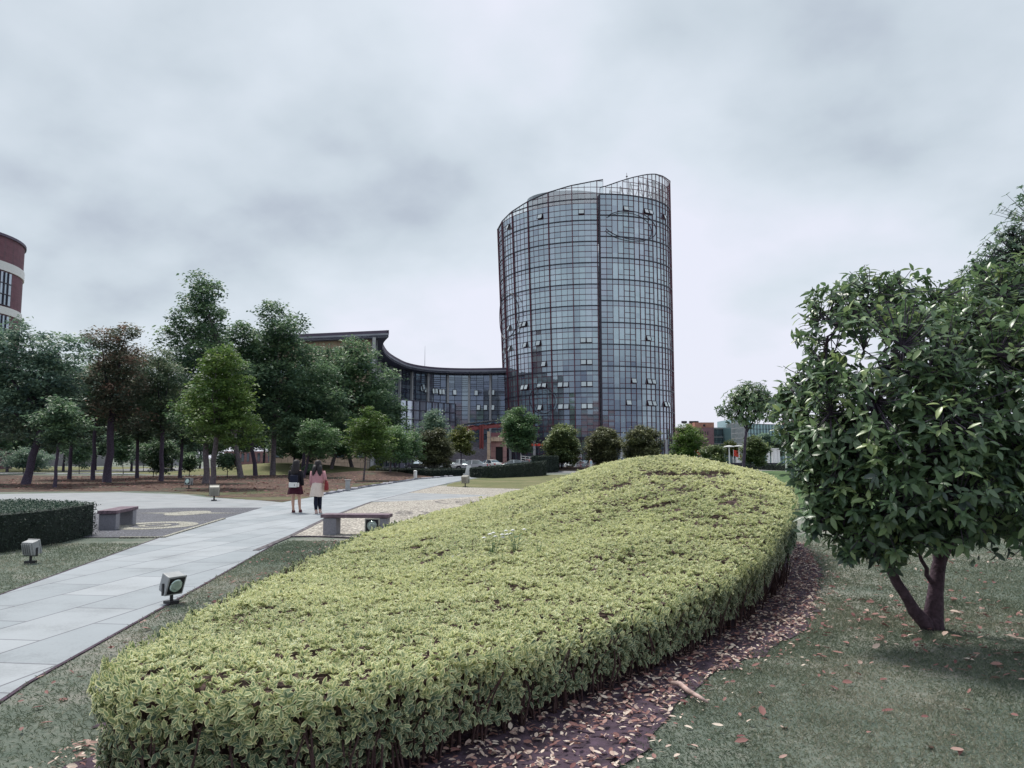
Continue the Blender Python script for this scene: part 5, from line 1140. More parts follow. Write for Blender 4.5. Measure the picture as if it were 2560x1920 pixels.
# ------------------------------------------------------------------ red-brick round-cornered tower, far left
bb = empty('brick_tower', (-86, 122, 0), 0, 'round-cornered red brick tower with pale bands at the left edge', 'building')
cx, cy, rr_ = -91.8, 118.5, 12.6; ZS = 1.062; bands = [(0, 8, 'brick_red'), (8, 9.2, 'concrete'), (9.2, 15, 'brick_red'), (15, 16.2, 'concrete'), (16.2, 22.6, 'brick_red'), (22.6, 23.7, 'white'), (23.7, 29.0, 'brick_red'), (29.0, 30.3, 'white'), (30.3, 34.0, 'brick_red')]; bands = [(a*ZS, c*ZS, q) for a, c, q in bands]
for mn in ('brick_red', 'concrete', 'white'):
    b = MB()
    for i, (z0, z1, q) in enumerate(bands):
        if q == mn:
            o_ = .18 if q != 'brick_red' else 0; b.rings([(cx, cy, z0+.002, rr_+o_, rr_+o_), (cx, cy, z1-.002, rr_+o_, rr_+o_)], 64)
    coff(b.build({'brick_red': 'wall', 'concrete': 'lower_band', 'white': 'pale_band'}[mn], M[mn], bb, smooth=False), bb)
b = MB(); b.rings([(cx, cy, 36.11, rr_+.25, rr_+.25), (cx, cy, 36.5, rr_+.25, rr_+.25)], 64); coff(b.build('coping', M['fascia_top'], bb), bb)
for (z0, z1) in ((25.4, 30.6), (17.6, 23.8)):
    for a0 in (-54, -20, -88):
        b = MB(); n = 6
        for k in range(n):
            t0, t1 = R(a0+k*4), R(a0+k*4+4)
            for q in range(3):
                za, zb = z0+(z1-z0)*q/3, z0+(z1-z0)*(q+1)/3; P = [(cx+(rr_+.04)*math.cos(t), cy+(rr_+.04)*math.sin(t), z) for t, z in ((t0, za), (t1, za), (t1, zb), (t0, zb))]
                b.add(P, [(0, 1, 2, 3)], 0, rg.random()); b.beam(P[0], P[1], (math.cos(t0), math.sin(t0), 0), .12, .15, 1)
            b.beam((cx+rr_*math.cos(t0), cy+rr_*math.sin(t0), z0), (cx+rr_*math.cos(t0), cy+rr_*math.sin(t0), z1), (math.cos(t0), math.sin(t0), 0), .12, .2, 1)
        coff(b.build('window', [M['glass_wing'], M['mull_dark']], bb), bb)
b = MB(); b.box((cx-20, cy+6, 16), (30, 20, 32)); coff(b.build('rear_wing', M['brick_red'], bb), bb)
# ------------------------------------------------------------------ buildings behind the right plaza
Yr = 235
def bx_px(pxa, pxb, top, Y, dep, z0=0):
    a, c = at(pxa, 1140, Y), at(pxb, 1140, Y); zt = zat(top, Y); return ((a.x+c.x)/2, Y+dep/2, (zt+z0)/2), (c.x-a.x, dep, zt-z0)
b1 = empty('brick_building', (50, Yr, 0), 0, 'mauve brick building with orange top storey behind the right plaza', 'building')
b = MB(); c_, d_ = bx_px(1700, 1786, 1069, Yr, 16); b.box(c_, d_); coff(b.build('wall', M['brick_mauve'], b1), b1)
b = MB(); c_, d_ = bx_px(1739, 1787, 1056, Yr+.6, 12, zat(1069, Yr)); b.box(c_, d_); coff(b.build('top_storey', M['brick_orange'], b1), b1)
b = MB(); c_, d_ = bx_px(1760, 1765, 1061, Yr+.5, .3, zat(1066, Yr)); b.box(c_, d_); coff(b.build('window', M['black'], b1), b1)
for row in (1083, 1101):
    for px in (1753, 1758.5, 1765, 1771, 1741):
        b = MB(); c_, d_ = bx_px(px-1.1, px+1.1, row-4, Yr-.05, .2, zat(row+4, Yr)); b.box(c_, d_); coff(b.build('window', M['black'], b1), b1)
b = MB()
for k in range(4): b.box((c_[0]+rg.uniform(-3, 3), Yr+5, zat(1056, Yr)+.3), (rg.uniform(.5, 1.6), 1, .7))
coff(b.build('rooftop_units', M['metal_dark'], b1), b1)
M['glass_teal'] = glass('glass_teal', (.04, .08, .10), (.16, .26, .28), .16, .1, (.6, .85, .85))
b2_ = empty('glazed_link_building', (60, Yr+4, 0), 0, 'three-storey teal glazed building with pale floor bands between brick block and curved glass block', 'building')
a, c = at(1786, 1100, Yr+4), at(1832, 1100, Yr+4); grid_wall((a.x, a.y), (c.x, c.y), 0, zat(1073, Yr+4), zat(1073, Yr+4), 14, 6, b2_, M['glass_teal'], M['mull_dark'], .12, (.0, .9))
b = MB()
for top, bot in ((1094, 1091.5), (1111, 1108), (1073, 1069)):
    b.box(((a.x+c.x)/2, Yr+4.0, (zat(top, Yr+4)+zat(bot, Yr+4))/2), (c.x-a.x+.6, 1.0, zat(bot, Yr+4)-zat(top, Yr+4)))
b.box(((a.x+c.x)/2, Yr+12, zat(1069, Yr+4)/2), (c.x-a.x, 14, zat(1070, Yr+4))); coff(b.build('floor_band', M['concrete'], b2_), b2_)
b = MB(); c_, d_ = bx_px(1817, 1829, 1054, Yr+5, 4, zat(1069, Yr)); b.box(c_, d_); coff(b.build('stair_tower', M['glass_dark'], b2_), b2_)
b3 = empty('curved_glass_building', (78, Yr, 0), 0, 'tall teal glass building with a curved ribbed corner behind the slim tree', 'building')
a, c = at(1830, 1100, Yr-6), at(1870, 1100, Yr-12); e_ = at(1990, 1100, Yr-4); e2 = at(2120, 1100, Yr+6)
n = 10; prev = (a.x, a.y)
for k in range(1, 4):
    t = k/3; q = (a.x+(c.x-a.x)*t, a.y+(c.y-a.y)*math.sin(t*math.pi/2)); grid_wall(prev, q, 0, zat(1046, Yr-9), zat(1044, Yr-9), 5, 9, b3, M['glass_teal'], M['fin'], .16, (.1, .7)); prev = q
grid_wall(prev, (e_.x, e_.y), 0, zat(1061, Yr-8), zat(1061, Yr-8), 16, 8, b3, M['glass_teal'], M['mull_dark'], .10, (.3, 1)); 
b = MB(); b.prism([(a.x, a.y+.3), (c.x, c.y+.5), (c.x+6, c.y+16), (a.x, a.y+16)], 0, zat(1046, Yr-9)-.1); b.prism([(c.x, c.y+.4), (e_.x, e_.y+.4), (e_.x, e_.y+16), (c.x, c.y+16)], 0, zat(1061, Yr-8)-.1); coff(b.build('body', M['glass_teal'], b3), b3)
b4 = empty('brick_building', (120, Yr+8, 0), 0, 'purple-grey brick building seen through the leaves of the big near tree', 'building'); b = MB(); c_, d_ = bx_px(1990, 2160, 1050, Yr+4, 14); b.box(c_, d_); coff(b.build('wall', M['brick_mauve'], b4), b4)
for i in range(12):
    for row in (1065, 1083, 1101):
        b = MB(); px = 2000+i*13; cc, dd = bx_px(px-2, px+2, row-4, Yr+3.9, .2, zat(row+4, Yr+4)); b.box(cc, dd); coff(b.build('window', M['glass_dark'], b4), b4)
# low pink buildings behind the grove
for i, (pa_, pb_, top, Y, mt, lab) in enumerate([(560, 720, 1128, 150, 'tile_pink', 'low pink building glimpsed between the grove trunks'), (730, 900, 1122, 152, 'tile_beige', 'low beige building glimpsed between the trunks right of the women'), (0, 230, 985, 170, 'concrete', 'pale building just visible through the leaves of the grove on the far left'), (330, 430, 1030, 175, 'concrete', 'pale building glimpsed behind the red-topped tree')]):
    r = empty('low_building', (at((pa_+pb_)/2, 1140, Y).x, Y, 0), 0, lab, 'building'); b = MB(); c_, d_ = bx_px(pa_, pb_, top, Y, 8); b.box(c_, d_); coff(b.build('wall', M[mt], r), r)
    b = MB(); 
    for k in range(12):
        px = pa_+(pb_-pa_)*(k+.5)/12; cc, dd = bx_px(px-3, px+3, top+5, Y-.1, .2, 1.0 if top > 1100 else zat(top+14, Y)); b.box(cc, dd)
    coff(b.build('window_row', M['glass_dark'], r), r)
# plaza at the right
sheet('plaza', [(30, 112), (44, 104), (110, 118), (130, 200), (40, 200)], .016, M['concrete'])
def lamp(px, Y, top, label):
    p = at(px, 1145, Y); r = empty('street_lamp', (p.x, Y, 0), 0, label, 'street lamp', 'lamps on the right plaza'); h = zat(top, Y); b = MB(); b.path([(0, 0, 0), (0, 0, h*.15), (0, 0, h)], [.16, .11, .08], 8); b.build('pole', M['white'], r)
    b = MB(); b.rings([(0, 0, h, .15, .15), (0, 0, h+.06, .75, .75), (0, 0, h+.16, .68, .68), (0, 0, h+.26, .12, .12)], 16); b.build('lamp_head', M['white'], r)
lamp(1823.5, 112, 1118, 'disc-topped plaza lamp left of the slim trunk, nearer of the pair'); lamp(1810, 130, 1120, 'disc-topped plaza lamp farther left beside the small round tree'); lamp(1848, 118, 1117, 'plaza lamp just left of the slim tree trunk'); lamp(1754, 112, 1130, 'short white lamp behind the mound beside the red banner')
r = empty('light_mast', (at(1965, 1145, 90).x, 90, 0), 0, 'tall white mast standing on the plaza behind the big near tree', 'mast'); b = MB(); h = zat(1080, 90); b.path([(0, 0, 0), (0, 0, h*.5), (0, 0, h)], [.12, .10, .07], 8); b.build('pole', M['white'], r); b = MB(); b.box((0, 0, h+.1), (.7, .4, .3)); b.build('lamp_head', M['white'], r, bevel=.05)
def banner(px, Y, top, bot, label, w=.9, mt='banner'):
    p = at(px, 1145, Y); r = empty('flag_banner', (p.x, Y, 0), 0, label, 'banner', 'red feather banners'); z1, z0 = zat(top, Y), zat(bot, Y); b = MB(); b.tube((0, 0, 0), (0, 0, z1+.1), .04, .03, 6); b.build('pole', M['white'], r)
    b = MB(); n = 6; P = []
    for k in range(n+1):
        z = z0+(z1-z0)*k/n; P += [(.05, .05*math.sin(k), z), (.05+w*(.7+.3*math.sin(k*.9+1)), .12*math.cos(k), z-.1)]
    b.add(P, [(2*k, 2*k+1, 2*k+3, 2*k+2) for k in range(n)]); b.build('cloth', M[mt], r)
banner(1737, 112, 1122, 1136, 'red banner at the right foot of the feathery green tree', .6); banner(1742, 114, 1124, 1135, 'second red banner overlapping the first beside the feathery green tree', .6)
banner(1834, 118, 1125, 1140, 'red banner left of the pair behind the slim trunk'); banner(1839, 119, 1127, 1142, 'red banner nearest the slim trunk')
for i, (px, top) in enumerate([(1921, 1121), (1936, 1121), (1946, 1125), (1845, 1127), (1855, 1127)]):
    p = at(px, 1145, 150); r = empty('white_column', (p.x, 150, 0), 0, ['left of the white columns beyond the plaza bench', 'middle and widest of the white columns beyond the plaza bench', 'thin white column right of the widest one', 'white column left of the slim tree trunk', 'white column hidden by the slim tree trunk'][i], 'column', 'white columns of the plaza'); h = zat(top, 150); b = MB(); w = .7 if i == 1 else .4; b.rings([(0, 0, 0, w, w), (0, 0, .3, w*.8, w*.8), (0, 0, h*.95, w*.75, w*.75)], 12); b.build('shaft', M['white'], r); b = MB(); b.box((0, 0, h*.975), (w*2, w*2, h*.05)); b.build('capital', M['white'], r)
def pbench(px, Y, label, L):
    p = at(px, 1145, Y); r = empty('park_bench', (p.x, Y, 0), 0, label, 'bench', 'dark benches on the plaza'); b = MB(); b.box((0, 0, .45), (L, .5, .1)); b.build('seat', M['mull_dark'], r); b = MB(); b.box((0, .28, .85), (L, .08, .3)); b.build('backrest', M['mull_dark'], r)
    for s_ in (-1, 1): b = MB(); b.box((s_*L*.35, 0, .2), (.4, .45, .4)); b.build('leg', M['mull_dark'], r)
pbench(1838, 112, 'dark plaza bench left of the slim tree trunk', 2.0); pbench(1926, 110, 'dark plaza bench right of the dark lawn tree', 2.4)
# unseen office block added behind the viewpoint for the tower's lower panes to mirror
ob_ = empty('unseen_office_block', (0, -85, 0), 0, 'long stepped brick office block added out of view to be mirrored in the lowest tower glass', 'building')
b = MB()
for (xa, xb, h) in ((-95, -40, 17), (-40, -8, 26), (-8, 22, 21), (22, 45, 30), (45, 90, 19)): b.box(((xa+xb)/2, -85, h/2), (xb-xa-.02, 16, h))
coff(b.build('wall', M['brick_mauve'], ob_), ob_)
b = MB()
for (xa, xb, h) in ((-95, -40, 17), (-40, -8, 26), (-8, 22, 21), (22, 45, 30), (45, 90, 19)):
    for f in range(int(h/3.6)): b.box(((xa+xb)/2, -76.95, 2+f*3.6), (xb-xa-3, .12, 1.6))
coff(b.build('window_band', M['glass_dark'], ob_), ob_)
# ------------------------------------------------------------------ cars
def carpaint(name, col, metal=.0):
    m, T, b_ = newmat(name); b_.inputs['Base Color'].default_value = (*col, 1); b_.inputs['Metallic'].default_value = metal; b_.inputs['Roughness'].default_value = .28; b_.inputs['Coat Weight'].default_value = .6; b_.inputs['Coat Roughness'].default_value = .05; return m
CP = {'silver': carpaint('paint_silver', (.46, .46, .50), .15), 'white': carpaint('paint_white', (.78, .79, .8)), 'black': carpaint('paint_black', (.015, .015, .02)), 'red': carpaint('paint_red', (.35, .03, .03)), 'pale': carpaint('paint_pale', (.62, .66, .68), .1), 'maroon': carpaint('paint_maroon', (.08, .02, .04))}
M['tail'] = pmat('tail_light', (.5, .02, .03), .2, .05, 4); M['rim'] = pmat('wheel_rim', (.55, .56, .58), .35, .1, 4, metal=.7); M['headl'] = pmat('head_light', (.7, .73, .75), .15, .05, 4)
ST = [(-2.30, .50, .52, .62, .5), (-2.24, .62, .66, .78, .66), (-2.05, .70, .74, .85, .74), (-1.15, .84, .90, .89, .78), (-.95, .88, .95, .90, .74), (-.25, .92, 1.40, .90, .60), (.18, .93, 1.45, .90, .60), (.30, .93, 1.455, .90, .60), (.95, .94, 1.43, .90, .58), (1.12, .95, 1.38, .90, .58), (1.72, .98, 1.06, .88, .70), (2.12, .98, 1.02, .84, .70), (2.26, .86, .90, .80, .68), (2.30, .55, .58, .74, .6)]
def car(label, px, Y, rz, paint, suv=False):
    p = at(px, 1145, Y); r = empty('parked_car', (p.x, Y, 0.01), rz, label, 'car', 'cars parked before the tower'); b, gls = MB(), MB(); k = 1.14 if suv else 1; rows_ = []
    for (x, zb, zr, w, wr) in ST:
        zr2 = zb+(zr-zb)*(1.15 if suv else 1); lo = .22 if abs(x) < 2.2 else .3
        rows_.append([(x, -w*.86, lo), (x, -w, .45*k), (x, -w*.985, zb*.78*k), (x, -w*.96, zb*k), (x, -wr, zr2*k-.02), (x, 0, zr2*k+.02), (x, wr, zr2*k-.02), (x, w*.96, zb*k), (x, w*.985, zb*.78*k), (x, w, .45*k), (x, w*.86, lo)])
    for i in range(len(ST)-1):
        for j in range(10):
            q = [rows_[i][j], rows_[i+1][j], rows_[i+1][j+1], rows_[i][j+1]]; side = j in (3, 6); topf = j in (4, 5)
            isg = (side and 4 <= i <= 9 and i != 6) or (topf and (i == 4 or i == 9))
            (gls if isg else b).add(q, [(3, 2, 1, 0)])
        b.add([rows_[i][0], rows_[i+1][0], rows_[i+1][10], rows_[i][10]], [(0, 1, 2, 3)])
    for e_ in (0, -1): b.add(rows_[e_], [tuple(range(11)) if e_ == -1 else tuple(range(10, -1, -1))])
    b.build('body', CP[paint], r); gls.build('windows', M['carglass'], r)
    for sx in (-1.38, 1.36):
        for sy in (-1, 1):
            w = MB(); w.tube((sx, sy*.70, .32), (sx, sy*.905, .32), .325, .325, 22); o = w.build('wheel', M['black'], r)
            w = MB(); w.tube((sx, sy*.90, .32), (sx, sy*.915, .32), .21, .20, 16)
            w.build('rim', M['rim'], o)
            w = MB(); w.tube((sx, sy*.66, .36), (sx, sy*.902, .36), .385, .385, 22); w.build('wheel_arch', M['black'], r)
    for sy in (-1, 1):
        w = MB(); w.box((2.19, sy*.66, .84*k), (.2, .28, .2)); w.build('tail_light', M['tail'], r); w = MB(); w.box((-2.16, sy*.62, .63*k), (.22, .3, .13)); w.build('headlight', M['headl'], r)
        w = MB(); w.box((-.75, sy*.98, 1.0*k), (.14, .2, .13)); w.build('mirror', CP[paint], r, bevel=.02)
    w = MB(); w.box((2.315, 0, .66*k), (.02, .48, .13)); w.build('number_plate', M['white'], r); w = MB(); w.box((-2.30, 0, .42*k), (.06, 1.1, .16)); w.build('grille', M['black'], r)
    return r
car('silver saloon car parked side-on before the wedge-shaped hedge', 1178, 97, R(-10), 'silver')
car('white car with dark rear window parked behind the silver saloon', 1223, 112, R(-52), 'white')
car('pale grey saloon behind the wedge hedge, only roof and windows showing', 1279, 101, R(4), 'pale')
car('white car at the foot of the grey stairs', 1146, 121, R(-4), 'white')
car('dark black car behind the low hedge, left of the round dark tree', 1053, 108, R(-25), 'black')
car('silver-white car nose showing behind the black car', 1077, 114, R(-30), 'pale')
car('red car behind the pale grey saloon below the handrails', 1318, 113, R(3), 'red')
car('white car facing us between the first two round trees', 1427, 117, R(82), 'white')
car('dark maroon car at the left end of the mound crest', 1506, 108, R(10), 'maroon')
car('white car behind the mound below the wide round tree, left one', 1552, 118, R(6), 'white', True)
car('white car behind the mound below the wide round tree, right one', 1600, 120, R(-4), 'pale', True)
# scooters by the gatehouse
def scooter(label, x, y, rz, mt):
    r = empty('motor_scooter', (x, y, 0.01), rz, label, 'scooter', 'scooters parked by the gatehouse')
    for sx in (-.6, .6): b = MB(); b.tube((sx, -.06, .26), (sx, .06, .26), .26, .26, 16); b.build('wheel', M['black'], r)
    b = MB(); b.path([(-.62, 0, .3), (-.45, 0, .95)], [.05, .05], 6); b.box((-.42, 0, .6), (.12, .4, .6)); b.box((0, 0, .32), (.7, .3, .1)); b.box((.5, 0, .58), (.7, .3, .32)); b.build('body', CP[mt], r, bevel=.03)
    b = MB(); b.box((.42, 0, .80), (.75, .3, .12)); b.build('seat', M['black'], r, bevel=.03)
    b = MB(); b.tube((-.44, -.33, 1.02), (-.44, .33, 1.02), .02, .02, 6); b.tube((-.46, 0, .9), (-.46, 0, 1.3), .03, .03, 6); b.build('handlebar', M['metal_dark'], r)
p = at(1249, 1145, 122); scooter('dark scooter in front of the gatehouse doorway', p.x, 122, 1.2, 'black'); p = at(1262, 1145, 121); scooter('white scooter at the right corner of the gatehouse', p.x, 121, 1.9, 'white'); p = at(1276, 1145, 122); scooter('red scooter between gatehouse and handrails', p.x, 122, 1.5, 'red')
# ------------------------------------------------------------------ people
def skin_body(name, verts, edges, rad, mat, parent, sub=2):
    me = bpy.data.meshes.new(name); me.from_pydata(verts, edges, []); me.materials.append(mat); o = bpy.data.objects.new(name, me); C.objects.link(o); o.parent = parent
    sk = o.modifiers.new('skin', 'SKIN'); sk.use_smooth_shade = True; lay = me.skin_vertices[0] if me.skin_vertices else None
    if lay is None:
        bm = bmesh.new(); bm.from_mesh(me); bm.verts.layers.skin.verify(); bm.to_mesh(me); bm.free(); lay = me.skin_vertices[0]
    for i, r_ in enumerate(rad): lay.data[i].radius = (r_, r_) if isinstance(r_, (int, float)) else r_
    lay.data[0].use_root = True
    s_ = o.modifiers.new('sub', 'SUBSURF'); s_.levels = sub; s_.render_levels = sub; return o
def hand_chain(V, E_, Rr, w, d, side, curl):    # five fingers growing from the wrist vertex w, direction d (down the arm)
    d = Vector(d).normalized(); fwd = Vector((0, 1, 0)); fwd = (fwd-d*fwd.dot(d)).normalized(); inw = d.cross(fwd)*side
    W_ = Vector(V[w]); palm = W_+d*.05; V.append(tuple(palm)); Rr.append((.030, .017)); E_.append((w, len(V)-1)); pi = len(V)-1
    for k, (o_, ln) in enumerate([(-.030, .058), (-.010, .074), (.010, .080), (.029, .072)]):
        a = palm+d*.045+fwd*o_; V.append(tuple(a)); Rr.append(.010); E_.append((pi, len(V)-1)); m = a+d*ln*.55+inw*.008*curl; V.append(tuple(m)); Rr.append(.008); E_.append((len(V)-2, len(V)-1)); e_ = m+d*ln*.45*.8+inw*.02*curl; V.append(tuple(e_)); Rr.append(.0065); E_.append((len(V)-2, len(V)-1))
    a = W_+d*.03+fwd*.03; V.append(tuple(a)); Rr.append(.012); E_.append((w, len(V)-1)); e_ = a+d*.035+fwd*.02+inw*.01; V.append(tuple(e_)); Rr.append(.009); E_.append((len(V)-2, len(V)-1)); e2 = e_+d*.025+fwd*.004; V.append(tuple(e2)); Rr.append(.007); E_.append((len(V)-2, len(V)-1))
SKIN = pmat('skin', (.58, .36, .28), .55, .06, 8)
m_, T_, b_ = newmat('hair'); nz = T_.noise(60, 3); T_.l.new(T_.ramp(nz, [(.3, (.006, .005, .008)), (.7, (.022, .016, .02))]), b_.inputs['Base Color']); b_.inputs['Roughness'].default_value = .65; HAIR = m_
def cloth(name, col, v=.15): return pmat(name, col, .9, v, 18, bump=.3, bscale=14)
def fold_rings(b, rs, n=32, amp=0.0, k=7, ph=0):
    vs_ = []
    for i, (cx, cy, z, rx, ry) in enumerate(rs):
        for j in range(n):
            t = 2*math.pi*j/n; f = 1+amp*(i/max(1, len(rs)-1))*math.sin(k*t+ph+i*.25); vs_.append((cx+rx*f*math.cos(t), cy+ry*f*math.sin(t), z+(amp*.12*math.sin(3*t+ph) if i == len(rs)-1 else 0)))
    b.add(vs_, [(i*n+j, i*n+(j+1) % n, (i+1)*n+(j+1) % n, (i+1)*n+j) for i in range(len(rs)-1) for j in range(n)])
def person(label, loc, rz, h, stride, armsL, armsR, lean=0):
    r = empty('person', loc, rz, label, 'person'); s = h/1.62; V = [(0, 0, .88), (0, 0, 1.02), (0, .0, 1.16), (0, 0, 1.30), (0, .01, 1.385), (0, .02, 1.45), (0, .025, 1.535), (0, .02, 1.59)]
    Rr = [(.135, .10), (.115, .085), (.125, .09), (.12, .075), .045, (.062, .068), (.074, .088), (.05, .06)]; E_ = [(i, i+1) for i in range(7)]
    # nose and chin face forward (+y)
    V += [(0, .105, 1.505)]; Rr += [.012]; E_ += [(5, 8)]
    def add(parent, pts, rd):
        pi = parent
        for p, q in zip(pts, rd): V.append(p); Rr.append(q); E_.append((pi, len(V)-1)); pi = len(V)-1
        return pi
    for sd, (fy, lift, bk) in ((-1, stride[0]), (1, stride[1])):
        k_ = (sd*.092, fy*.45+.03, .47); a_ = (sd*.085, fy+bk*.0, .09+lift)
        end = add(0, [(sd*.085, 0, .84), (sd*.09, fy*.22+.01, .66), k_, (sd*.088, (fy*.45+fy)/2-.015, .32+lift*.5), a_], [.088, .075, .054, .054, .034]); add(end, [(sd*.09, fy+.06, .05+lift*.6), (sd*.095, fy+.13, .03+lift*.3)], [.034, .028]); V.append((sd*.085, fy-.035, .045+lift)); Rr.append(.028); E_.append((end, len(V)-1))
    for sd, A in ((-1, armsL), (1, armsR)):
        w = add(3, [(sd*.155, 0, 1.29)]+A, [.052, .043, .036, .026]); d = Vector(A[-1])-Vector(A[-2]); hand_chain(V, E_, Rr, w, d, -sd, 1)
    V = [tuple(c*s for c in v) for v in V]; Rr = [(a*s if isinstance(a, float) else tuple(q*s for q in a)) for a in Rr]
    return r, s, (V, E_, Rr)
def scl(o, s): o.scale = (s, s, s); return o
# left woman
p = g(737, 1283)
r, s, body = person('woman in black top and dark red skirt with a backpack, walking away', (p.x, p.y, .012), R(-3), 1.60, ((.10, 0, 0), (.22, 0, 0)), [(-.20, .02, 1.06), (-.19, .11, .90), (-.13, .20, .96)], [(.20, -.01, 1.06), (.215, .03, .86), (.21, .07, .72)])
skin_body('body', *body[:1], body[1], body[2], SKIN, r)
b = MB(); fold_rings(b, [(0, 0, 1.345, .06, .06), (0, 0, 1.33, .13, .075), (0, 0, 1.27, .185, .10), (0, 0, 1.15, .165, .115), (0, 0, 1.02, .145, .11), (0, 0, .90, .165, .125), (0, 0, .80, .18, .135)], 32); blk = cloth('black_cloth', (.010, .010, .016)); b.build('top', blk, r, smooth=True)
for sd, A in ((-1, [(-.165, 0, 1.295), (-.20, .02, 1.06), (-.19, .11, .90)]), (1, [(.165, 0, 1.295), (.20, -.01, 1.06), (.215, .03, .84)])):
    b = MB(); b.path(A, [.062, .054, .044], 12); b.build('sleeve', blk, r, smooth=True)
b = MB(); fold_rings(b, [(0, 0, .93, .15, .115), (0, 0, .85, .175, .135), (0, .0, .72, .205, .155), (0, 0, .575, .235, .175)], 40, .10, 8); b.build('skirt', cloth('dark_red_cloth', (.055, .008, .022)), r, smooth=True)
b = MB(); vs_ = []
b.rings([(0, .02, 1.635, .03, .035), (0, .015, 1.62, .07, .08), (0, .005, 1.57, .098, .108), (0, -.005, 1.50, .108, .105), (0, -.03, 1.42, .12, .085), (-.01, -.06, 1.32, .135, .065), (-.02, -.075, 1.22, .125, .055), (-.03, -.08, 1.13, .07, .035)], 22); b.path([(-.09, -.02, 1.46), (-.15, -.01, 1.42), (-.20, .0, 1.39)], [.03, .018, .006], 6); b.build('hair', HAIR, r, smooth=True)
for sd, A in ((-1, .10), (1, .22)):
    b = MB(); b.rings([(sd*.09, A+.05, .0, .036, .11), (sd*.09, A+.05, .03, .042, .115), (sd*.09, A+.03, .07, .036, .09), (sd*.088, A, .10, .036, .045)], 14); b.box((sd*.09, A-.035, .015), (.05, .05, .03)); b.build('shoe', cloth('wine_leather', (.10, .025, .04)), r, smooth=True)
bk = MB(); bk.box((0, -.17, 1.02), (.25, .12, .30)); ob = bk.build('backpack', cloth('navy_cloth', (.012, .015, .035)), None, bevel=.04)
ob2 = MB(); ob2.box((0, -.245, .865), (.25, .06, .15)); o2 = ob2.build('front_pocket', M['white'], ob, bevel=.015)
q = MB(); q.box((.15, -.20, .865), (.045, .08, .13)); q.build('side_pocket', M['white'], ob, bevel=.015)
q = MB(); q.path([(-.09, -.12, 1.16), (-.10, -.02, 1.345), (-.10, .09, 1.27)], [.016, .016, .016], 6); q.path([(.09, -.12, 1.16), (.10, -.02, 1.345), (.10, .09, 1.27)], [.016]*3, 6); q.build('shoulder_strap', blk, ob)
q = MB(); q.box((.055, -.277, .86), (.012, .006, .05)); q.build('zip_pull', M['black'], ob)
q = MB(); q.box((0, -.168, .865), (.24, .10, .15)); q.build('base_panel', M['black'], ob)
ob.location = r.location; ob.rotation_euler = r.rotation_euler; tag(ob, 'small black backpack with white front pocket worn by the left woman', 'backpack')
# right woman
p = g(792, 1285)
r, s, body = person('woman in pink cardigan, cream skirt and dark leggings, walking away on the path', (p.x, p.y, .012), R(-2), 1.58, ((.02, 0, 0), (.22, .015, 0)), [(-.19, .0, 1.06), (-.20, .06, .84), (-.195, .10, .70)], [(.21, -.02, 1.08), (.20, .08, .93), (.16, .20, .98)])
V, E_, Rr = body; V = [((v[0]*(.36+.36*max(0, v[2]-.05)) if v[2] < .8 else v[0]), v[1], v[2]) for v in V]
skin_body('body', V, E_, Rr, SKIN, r)
leg = cloth('navy_leggings', (.010, .014, .035))
for sd, A in ((-1, .02), (1, .22)):
    b = MB(); x = sd*.034; b.path([(sd*.06, 0, .86), (sd*.052, A*.22+.01, .66), (sd*.044, A*.45+.03, .47), (sd*.038, A*.72-.015, .32), (x, A, .10)], [.102, .088, .066, .066, .045], 14); b.build('legging', leg, r, smooth=True)
    b = MB(); b.rings([(x, A+.05, .0, .036, .115), (x, A+.05, .025, .042, .12), (x, A+.03, .07, .038, .09), (x, A, .105, .036, .045)], 14); b.build('shoe', cloth('cream_shoe', (.62, .45, .42)), r, smooth=True)
b = MB(); fold_rings(b, [(0, 0, 1.00, .135, .105), (0, 0, .9, .165, .13), (-.01, 0, .76, .185, .145), (-.015, 0, .60, .20, .155), (-.02, 0, .52, .205, .155)], 40, .07, 7, 1); b.build('skirt', cloth('cream_cloth', (.72, .62, .56), .06), r, smooth=True)
pk = cloth('pink_cloth', (.50, .26, .29), .12); b = MB(); fold_rings(b, [(0, 0, 1.335, .06, .06), (0, 0, 1.32, .13, .08), (0, 0, 1.25, .19, .11), (0.01, 0, 1.12, .195, .125), (0.01, 0, 1.0, .18, .125), (0.0, 0, .93, .175, .125)], 32, .05, 5); b.build('cardigan', pk, r, smooth=True)
for sd, A in ((-1, [(-.16, 0, 1.28), (-.19, .0, 1.06), (-.20, .06, .86)]), (1, [(.16, 0, 1.28), (.225, -.02, 1.08), (.20, .08, .95)])):
    b = MB(); b.path(A, [.068, .062, .05], 12); b.build('sleeve', pk, r, smooth=True)
b = MB(); b.rings([(0, .02, 1.625, .03, .035), (0, .015, 1.61, .07, .08), (0, .005, 1.56, .095, .105), (0, -.005, 1.49, .105, .10), (0, -.03, 1.42, .115, .08)], 22)
b.path([(-.05, -.03, 1.45), (-.085, -.08, 1.33), (-.10, -.11, 1.22), (-.12, -.12, 1.15)], [.085, .075, .05, .012], 10); b.path([(.045, -.03, 1.45), (.075, -.08, 1.34), (.10, -.11, 1.22), (.105, -.12, 1.14)], [.085, .085, .065, .012], 10); b.build('hair', HAIR, r, smooth=True)
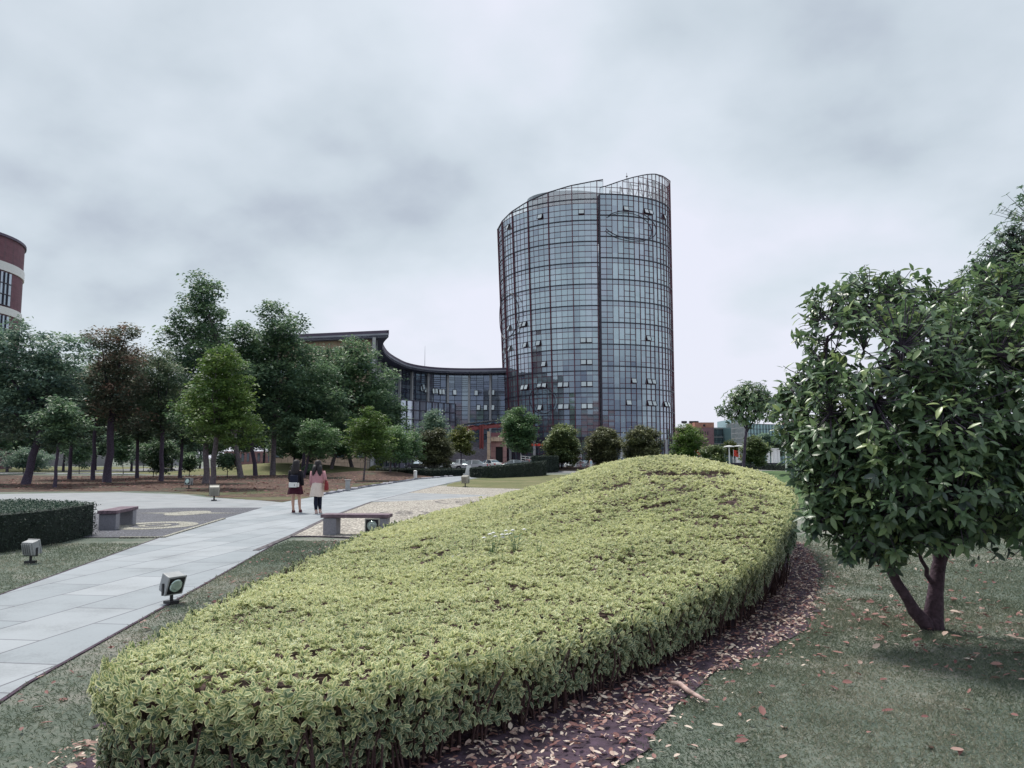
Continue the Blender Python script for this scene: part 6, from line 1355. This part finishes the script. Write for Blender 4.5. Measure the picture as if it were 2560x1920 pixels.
bg = MB(); bg.rings([(.27, .03, .70, .05, .13), (.27, .03, .74, .06, .145), (.27, .03, .90, .05, .13), (.265, .03, .98, .025, .10)], 14); ob = bg.build('shoulder_bag', cloth('red_leather', (.22, .03, .035)), None, smooth=True)
q = MB(); q.path([(.26, -.04, .97), (.20, -.03, 1.2), (.13, .0, 1.36), (.20, .06, 1.2), (.26, .10, .97)], [.009]*5, 6); q.build('strap', cloth('red_strap', (.2, .03, .035)), ob)
ob.location = r.location; ob.rotation_euler = r.rotation_euler; tag(ob, 'dark red shoulder bag hanging at the right side of the woman in pink', 'bag')
ph = MB(); ph.box((-.215, .13, .60), (.075, .035, .10)); o = ph.build('pouch', cloth('mauve_pouch', (.12, .08, .12)), None, bevel=.01); q = MB(); q.path([(-.215, .13, .645), (-.205, .12, .675)], [.005]*2, 5); q.build('strap', M['black'], o); o.location = r.location; o.rotation_euler = r.rotation_euler; tag(o, 'small dark pouch in the left hand of the woman in pink', 'pouch')
# distant person in pale clothes by the mound crest
p = at(1477, 1145, 96)
r, s, body = person('distant person in pale blue and white at the mound crest beside the maroon car', (p.x, 96, .01), R(30), 1.7, ((.05, 0, 0), (-.05, 0, 0)), [(-.20, .0, 1.06), (-.20, .04, .86), (-.2, .07, .72)], [(.20, 0, 1.06), (.20, .04, .86), (.2, .07, .72)])
skin_body('body', body[0], body[1], body[2], SKIN, r, 1)
b = MB(); fold_rings(b, [(0, 0, 1.4, .06, .06), (0, 0, 1.37, .15, .09), (0, 0, 1.25, .2, .12), (0, 0, .95, .2, .14)], 20); b.build('shirt', cloth('pale_blue_cloth', (.4, .52, .62)), r, smooth=True)
b = MB(); fold_rings(b, [(0, 0, .96, .19, .14), (0, 0, .5, .2, .15), (0, 0, .1, .2, .16)], 20); b.build('trousers', cloth('white_cloth', (.6, .6, .58)), r, smooth=True)
b = MB(); b.rings([(0, .02, 1.69, .05, .05), (0, .0, 1.64, .09, .1), (0, -.01, 1.56, .095, .09), (0, -.02, 1.48, .06, .05)], 14); b.build('hair', HAIR, r, smooth=True)
